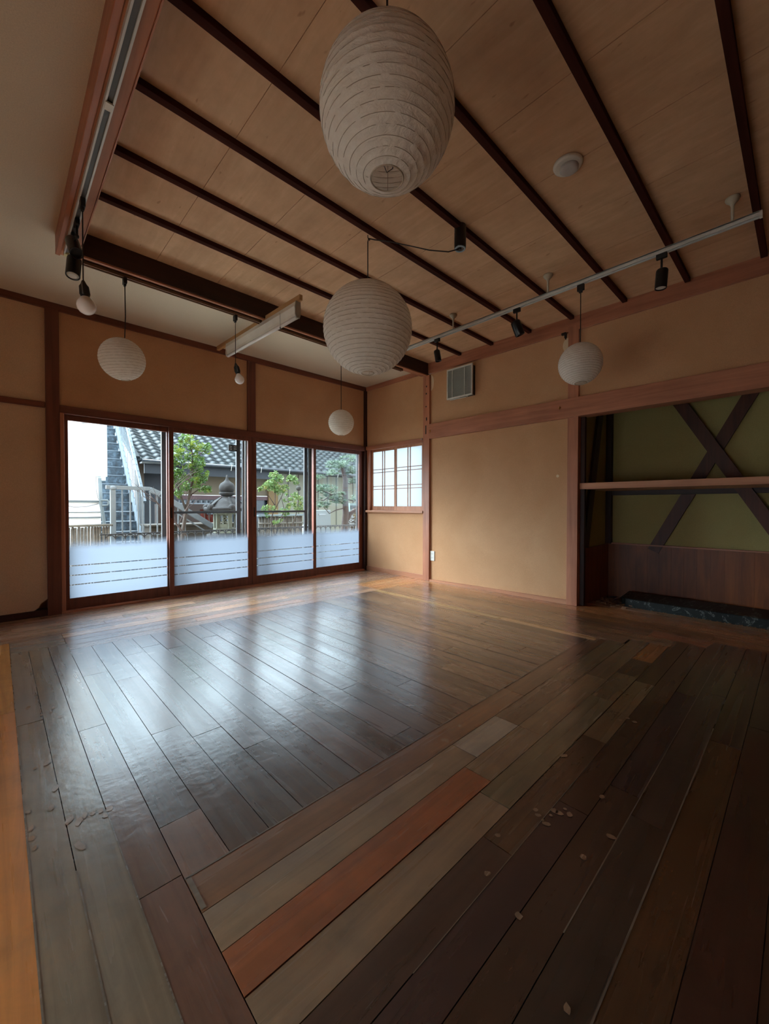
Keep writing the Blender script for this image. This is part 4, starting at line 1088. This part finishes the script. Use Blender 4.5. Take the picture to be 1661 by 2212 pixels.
tree('evergreen_tree', 'slender evergreen tree with glossy leaves behind the second glass door', 'tree', (2.05, Y1, GZ),
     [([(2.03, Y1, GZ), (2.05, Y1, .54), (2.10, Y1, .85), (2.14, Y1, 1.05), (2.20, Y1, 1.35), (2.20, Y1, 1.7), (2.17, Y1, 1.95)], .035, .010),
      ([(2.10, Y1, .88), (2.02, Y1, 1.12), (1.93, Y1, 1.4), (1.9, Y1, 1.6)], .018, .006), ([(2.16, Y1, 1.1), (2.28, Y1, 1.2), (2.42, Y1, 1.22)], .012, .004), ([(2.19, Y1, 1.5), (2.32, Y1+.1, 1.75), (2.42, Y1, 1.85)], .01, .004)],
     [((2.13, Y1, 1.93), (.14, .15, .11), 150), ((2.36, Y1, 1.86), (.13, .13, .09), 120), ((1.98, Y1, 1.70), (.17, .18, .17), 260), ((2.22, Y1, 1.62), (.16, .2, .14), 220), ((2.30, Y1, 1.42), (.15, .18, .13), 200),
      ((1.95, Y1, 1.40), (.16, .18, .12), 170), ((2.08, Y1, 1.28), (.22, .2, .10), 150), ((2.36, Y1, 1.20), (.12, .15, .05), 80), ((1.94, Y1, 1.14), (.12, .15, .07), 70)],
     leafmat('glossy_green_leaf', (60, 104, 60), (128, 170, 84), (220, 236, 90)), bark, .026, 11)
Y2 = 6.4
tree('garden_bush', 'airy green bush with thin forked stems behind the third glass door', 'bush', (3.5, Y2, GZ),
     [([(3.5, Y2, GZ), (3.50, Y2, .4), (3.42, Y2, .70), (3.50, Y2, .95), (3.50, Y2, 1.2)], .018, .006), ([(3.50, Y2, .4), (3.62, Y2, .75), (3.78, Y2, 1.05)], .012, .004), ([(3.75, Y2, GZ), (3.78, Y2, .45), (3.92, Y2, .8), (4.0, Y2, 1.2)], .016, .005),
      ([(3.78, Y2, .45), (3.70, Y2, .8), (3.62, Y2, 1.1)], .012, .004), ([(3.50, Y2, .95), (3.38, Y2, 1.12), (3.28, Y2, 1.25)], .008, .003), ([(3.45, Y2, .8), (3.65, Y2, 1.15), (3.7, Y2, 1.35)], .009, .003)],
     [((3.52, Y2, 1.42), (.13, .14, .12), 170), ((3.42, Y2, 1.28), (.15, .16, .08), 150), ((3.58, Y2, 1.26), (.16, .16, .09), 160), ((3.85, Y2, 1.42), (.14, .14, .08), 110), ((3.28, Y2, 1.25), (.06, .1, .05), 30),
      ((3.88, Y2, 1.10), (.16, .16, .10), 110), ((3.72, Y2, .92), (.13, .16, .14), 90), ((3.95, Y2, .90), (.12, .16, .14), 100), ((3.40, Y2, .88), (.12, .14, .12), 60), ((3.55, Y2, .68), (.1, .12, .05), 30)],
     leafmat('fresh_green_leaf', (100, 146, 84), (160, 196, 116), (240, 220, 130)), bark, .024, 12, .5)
def pine():
    y = 6.8; x = 5.33
    t = thing('pine_tree', 'leaning old pine tree with layered needle clusters in the fourth glass door', 'pine tree', (x, y, GZ))
    bm = B()
    def st(pts, r0, r1): n = len(pts); tube(bm, pts, r0, 9, True, [r0+(r1-r0)*i/(n-1) for i in range(n)])
    st([(5.34, y, GZ), (5.34, y, .43), (5.38, y, .8), (5.36, y, 1.2), (5.37, y, 1.5), (5.28, y, 1.8)], .085, .045)
    st([(5.36, y, .62), (5.50, y, .78), (5.70, y, .88), (5.95, y, .86)], .06, .03)
    for pts in ([(5.34, y, 1.22), (5.0, y, 1.18), (4.75, y, 1.27), (4.6, y, 1.2)], [(5.0, y, 1.18), (4.8, y, 1.05), (4.70, y, 1.08)], [(5.33, y, 1.02), (5.1, y, 1.05), (4.9, y, 1.10)], [(5.33, y, .90), (5.12, y, .86), (4.95, y, .79), (4.80, y, .93)],
                [(5.36, y, 1.45), (5.5, y, 1.42), (5.75, y, 1.47)], [(5.30, y, 1.75), (5.1, y, 1.60), (4.9, y, 1.57)], [(5.28, y, 1.8), (5.45, y, 1.95), (5.6, y, 2.0)], [(5.36, y, 1.1), (5.6, y, 1.05), (5.8, y, 1.09)]): st(pts, .014, .006)
    obj('trunk', bm, plain('scaly_pine_bark', (112, 88, 80), .9, 0, .35, 26), t)
    rn = random.Random(4); nb = B()
    tufts = []
    for c, r, n in (((4.80, y, 1.30), (.22, .18, .06), 34), ((5.05, y, 1.16), (.20, .18, .07), 30), ((4.78, y, .95), (.12, .1, .06), 14), ((5.0, y, 1.62), (.12, .15, .05), 12), ((5.20, y, 1.80), (.22, .18, .06), 44), ((5.55, y, 1.68), (.22, .18, .08), 40),
                    ((5.60, y, 1.95), (.25, .18, .08), 34), ((5.68, y, 1.48), (.16, .16, .06), 22), ((5.70, y, 1.12), (.14, .16, .05), 14), ((4.65, y, 1.50), (.08, .1, .05), 10), ((5.15, y, 1.04), (.14, .14, .05), 16)):
        for _ in range(int(n*1.5)): tufts.append(Vector(c)+Vector((rn.uniform(-r[0], r[0]), rn.uniform(-r[1], r[1]), rn.uniform(-r[2], r[2]))))
    for p in tufts:
        for _ in range(22):
            d = Vector((rn.gauss(0, .8), rn.gauss(0, .8), abs(rn.gauss(.5, .5)))).normalized(); s = d.orthogonal().normalized()*.0055; L = rn.uniform(.06, .11)
            nb.faces.new([nb.verts.new(q) for q in (p-s, p+s, p+d*L)])
    obj('needles', nb, leafmat('pine_needle', (78, 112, 84), (122, 156, 118), (170, 196, 150)), t, recalc=False)
pine()
Y4 = 6.3
def twigs():
    t = thing('bare_shrub', 'bare branching shrub in front of the white railing', 'shrub', (2.0, Y4, GZ)); bm = B(); rn = random.Random(9)
    def br(p, d, L, r, k):
        pts = [p]; 
        for i in range(4):
            d = (d+Vector((rn.gauss(0, .13), rn.gauss(0, .08), rn.gauss(0, .10)))).normalized(); pts.append(pts[-1]+d*L/4)
        tube(bm, pts, r, 6, True, [r*(1-.14*i) for i in range(5)])
        if k > 0:
            for i in (2, 3, 4):
                a = rn.uniform(-1, 1); nd = (d+Vector((a, rn.uniform(-.3, .3), rn.uniform(-.1, .6)))).normalized(); br(pts[i], nd, L*rn.uniform(.5, .7), r*.55, k-1)
    br(Vector((2.02, Y4, .50)), Vector((-.62, 0, .7)), .50, .017, 3); br(Vector((2.02, Y4, -.42)), Vector((.0, 0, 1)), .95, .018, 0); br(Vector((1.75, Y4, .85)), Vector((.1, 0, 1)), .42, .010, 3); br(Vector((1.9, Y4, .65)), Vector((.3, 0, 1)), .35, .008, 2)
    obj('branches', bm, plain('twig_bark', (130, 96, 84), .8), t)
twigs()
def box_unit():
    t = thing('utility_box', 'white outdoor unit box with a dark slot against the cream wall', 'utility box', (6.35, 9.0, GZ))
    bm = B(); box(bm, 6.05, 6.60, 9.0, 9.3, GZ, .83); obj('casing', bm, plain('pale_grey_steel', (216, 222, 220), .5, 0, .03), t, bevel=.01)
    bm = B(); box(bm, 6.20, 6.42, 8.985, 9.0, .70, .735); obj('slot', bm, M['grey'], t)
box_unit()
def roof_box():
    t = thing('garden_box', 'small glazed pale box glimpsed behind the pine trunk', 'box', (7.0, 8.6, GZ))
    bm = B(); box(bm, 6.95, 7.45, 8.6, 8.9, .58, 1.02); obj('casing', bm, plain('pale_green_paint', (180, 206, 200), .5), t)
    bm = B(); box(bm, 6.97, 7.43, 8.58, 8.6, .86, .96); obj('dark_slot', bm, plain('dark_slate_slot', (70, 90, 96), .4), t)
    bm = B(); box(bm, 7.0, 7.4, 8.65, 8.85, GZ, .58); obj('stand', bm, M['grey'], t)
roof_box()
bm = B(); bmesh.ops.create_icosphere(bm, subdivisions=3, radius=.045, matrix=Matrix.Translation((3.83, 6.17, 1.255))); tube(bm, [(3.83, 6.17, 1.29), (3.83, 6.17, 1.38), (3.85, 6.40, 1.42)], .003, 5)
tag(obj('hanging_ball', bm, plain('mossy_ball', (84, 84, 72), .9, 0, .3, 40)), 'dark round ball hanging in the airy green bush', 'ornament')
def bike_cover():
    bm = B(); n = 16
    g = [[bm.verts.new((4.62+.62*i/n, 7.4+.5*j/n, GZ+(1.0*math.sin(math.pi*min(1, max(0, .06+.88*i/n)))**.6*(.45+.55*math.sin(math.pi*(.1+.8*j/n))))+.03*noise.noise(Vector((i*.6, j*.6, 1))))) for j in range(n+1)] for i in range(n+1)]
    for i in range(n):
        for j in range(n): bm.faces.new((g[i][j], g[i+1][j], g[i+1][j+1], g[i][j+1])).smooth = True
    tag(obj('tarpaulin', bm, plain('white_tarpaulin', (222, 230, 238), .6, 0, .06)), 'white tarpaulin over a heap between the bamboo fence and the pine', 'tarpaulin')
bike_cover()
def blossoms():
    t = thing('flowering_shrub', 'low shrub speckled with white beside the foot of the pine', 'shrub', (6.0, 7.2, GZ)); rn = random.Random(21)
    bm = B(); leaves(bm, [((5.95, 7.2, .55), (.32, .2, .34), 420)], .03, rn); obj('foliage', bm, leafmat('rusty_leaf', (96, 78, 56), (140, 110, 74), (176, 150, 100)), t, recalc=False)
    bm = B(); leaves(bm, [((5.95, 7.1, .55), (.32, .2, .34), 150)], .035, rn, .8); obj('blossoms', bm, plain('white_petal', (240, 240, 235), .6), t, recalc=False)
    bm = B(); tube(bm, [(5.95, 7.2, GZ), (5.95, 7.2, .5)], .02, 6); obj('stem', bm, bark, t)
blossoms()
# small dark panel with pale ribs fixed to the outer sash
t = thing('louvre_sticker', 'small black panel with pale slanting lines on the outer sash of the second door', 'sticker', (2.03, 4.68, 1.585))
bm = B(); box(bm, 1.958, 2.062, 4.672, 4.684, 1.592, 1.664); obj('panel', bm, M['blackm'], t)
bm = B()
for k in range(3):
    z = 1.606+k*.018; bar(bm, (1.966, 4.670, z+.007), (2.000, 4.670, z), .004, .004); bar(bm, (2.020, 4.670, z), (2.054, 4.670, z+.007), .004, .004)
obj('pale_lines', bm, M['wplastic'], t)
# clean up bookkeeping
for o in bpy.data.objects:
    if 'wo' in o: del o['wo']
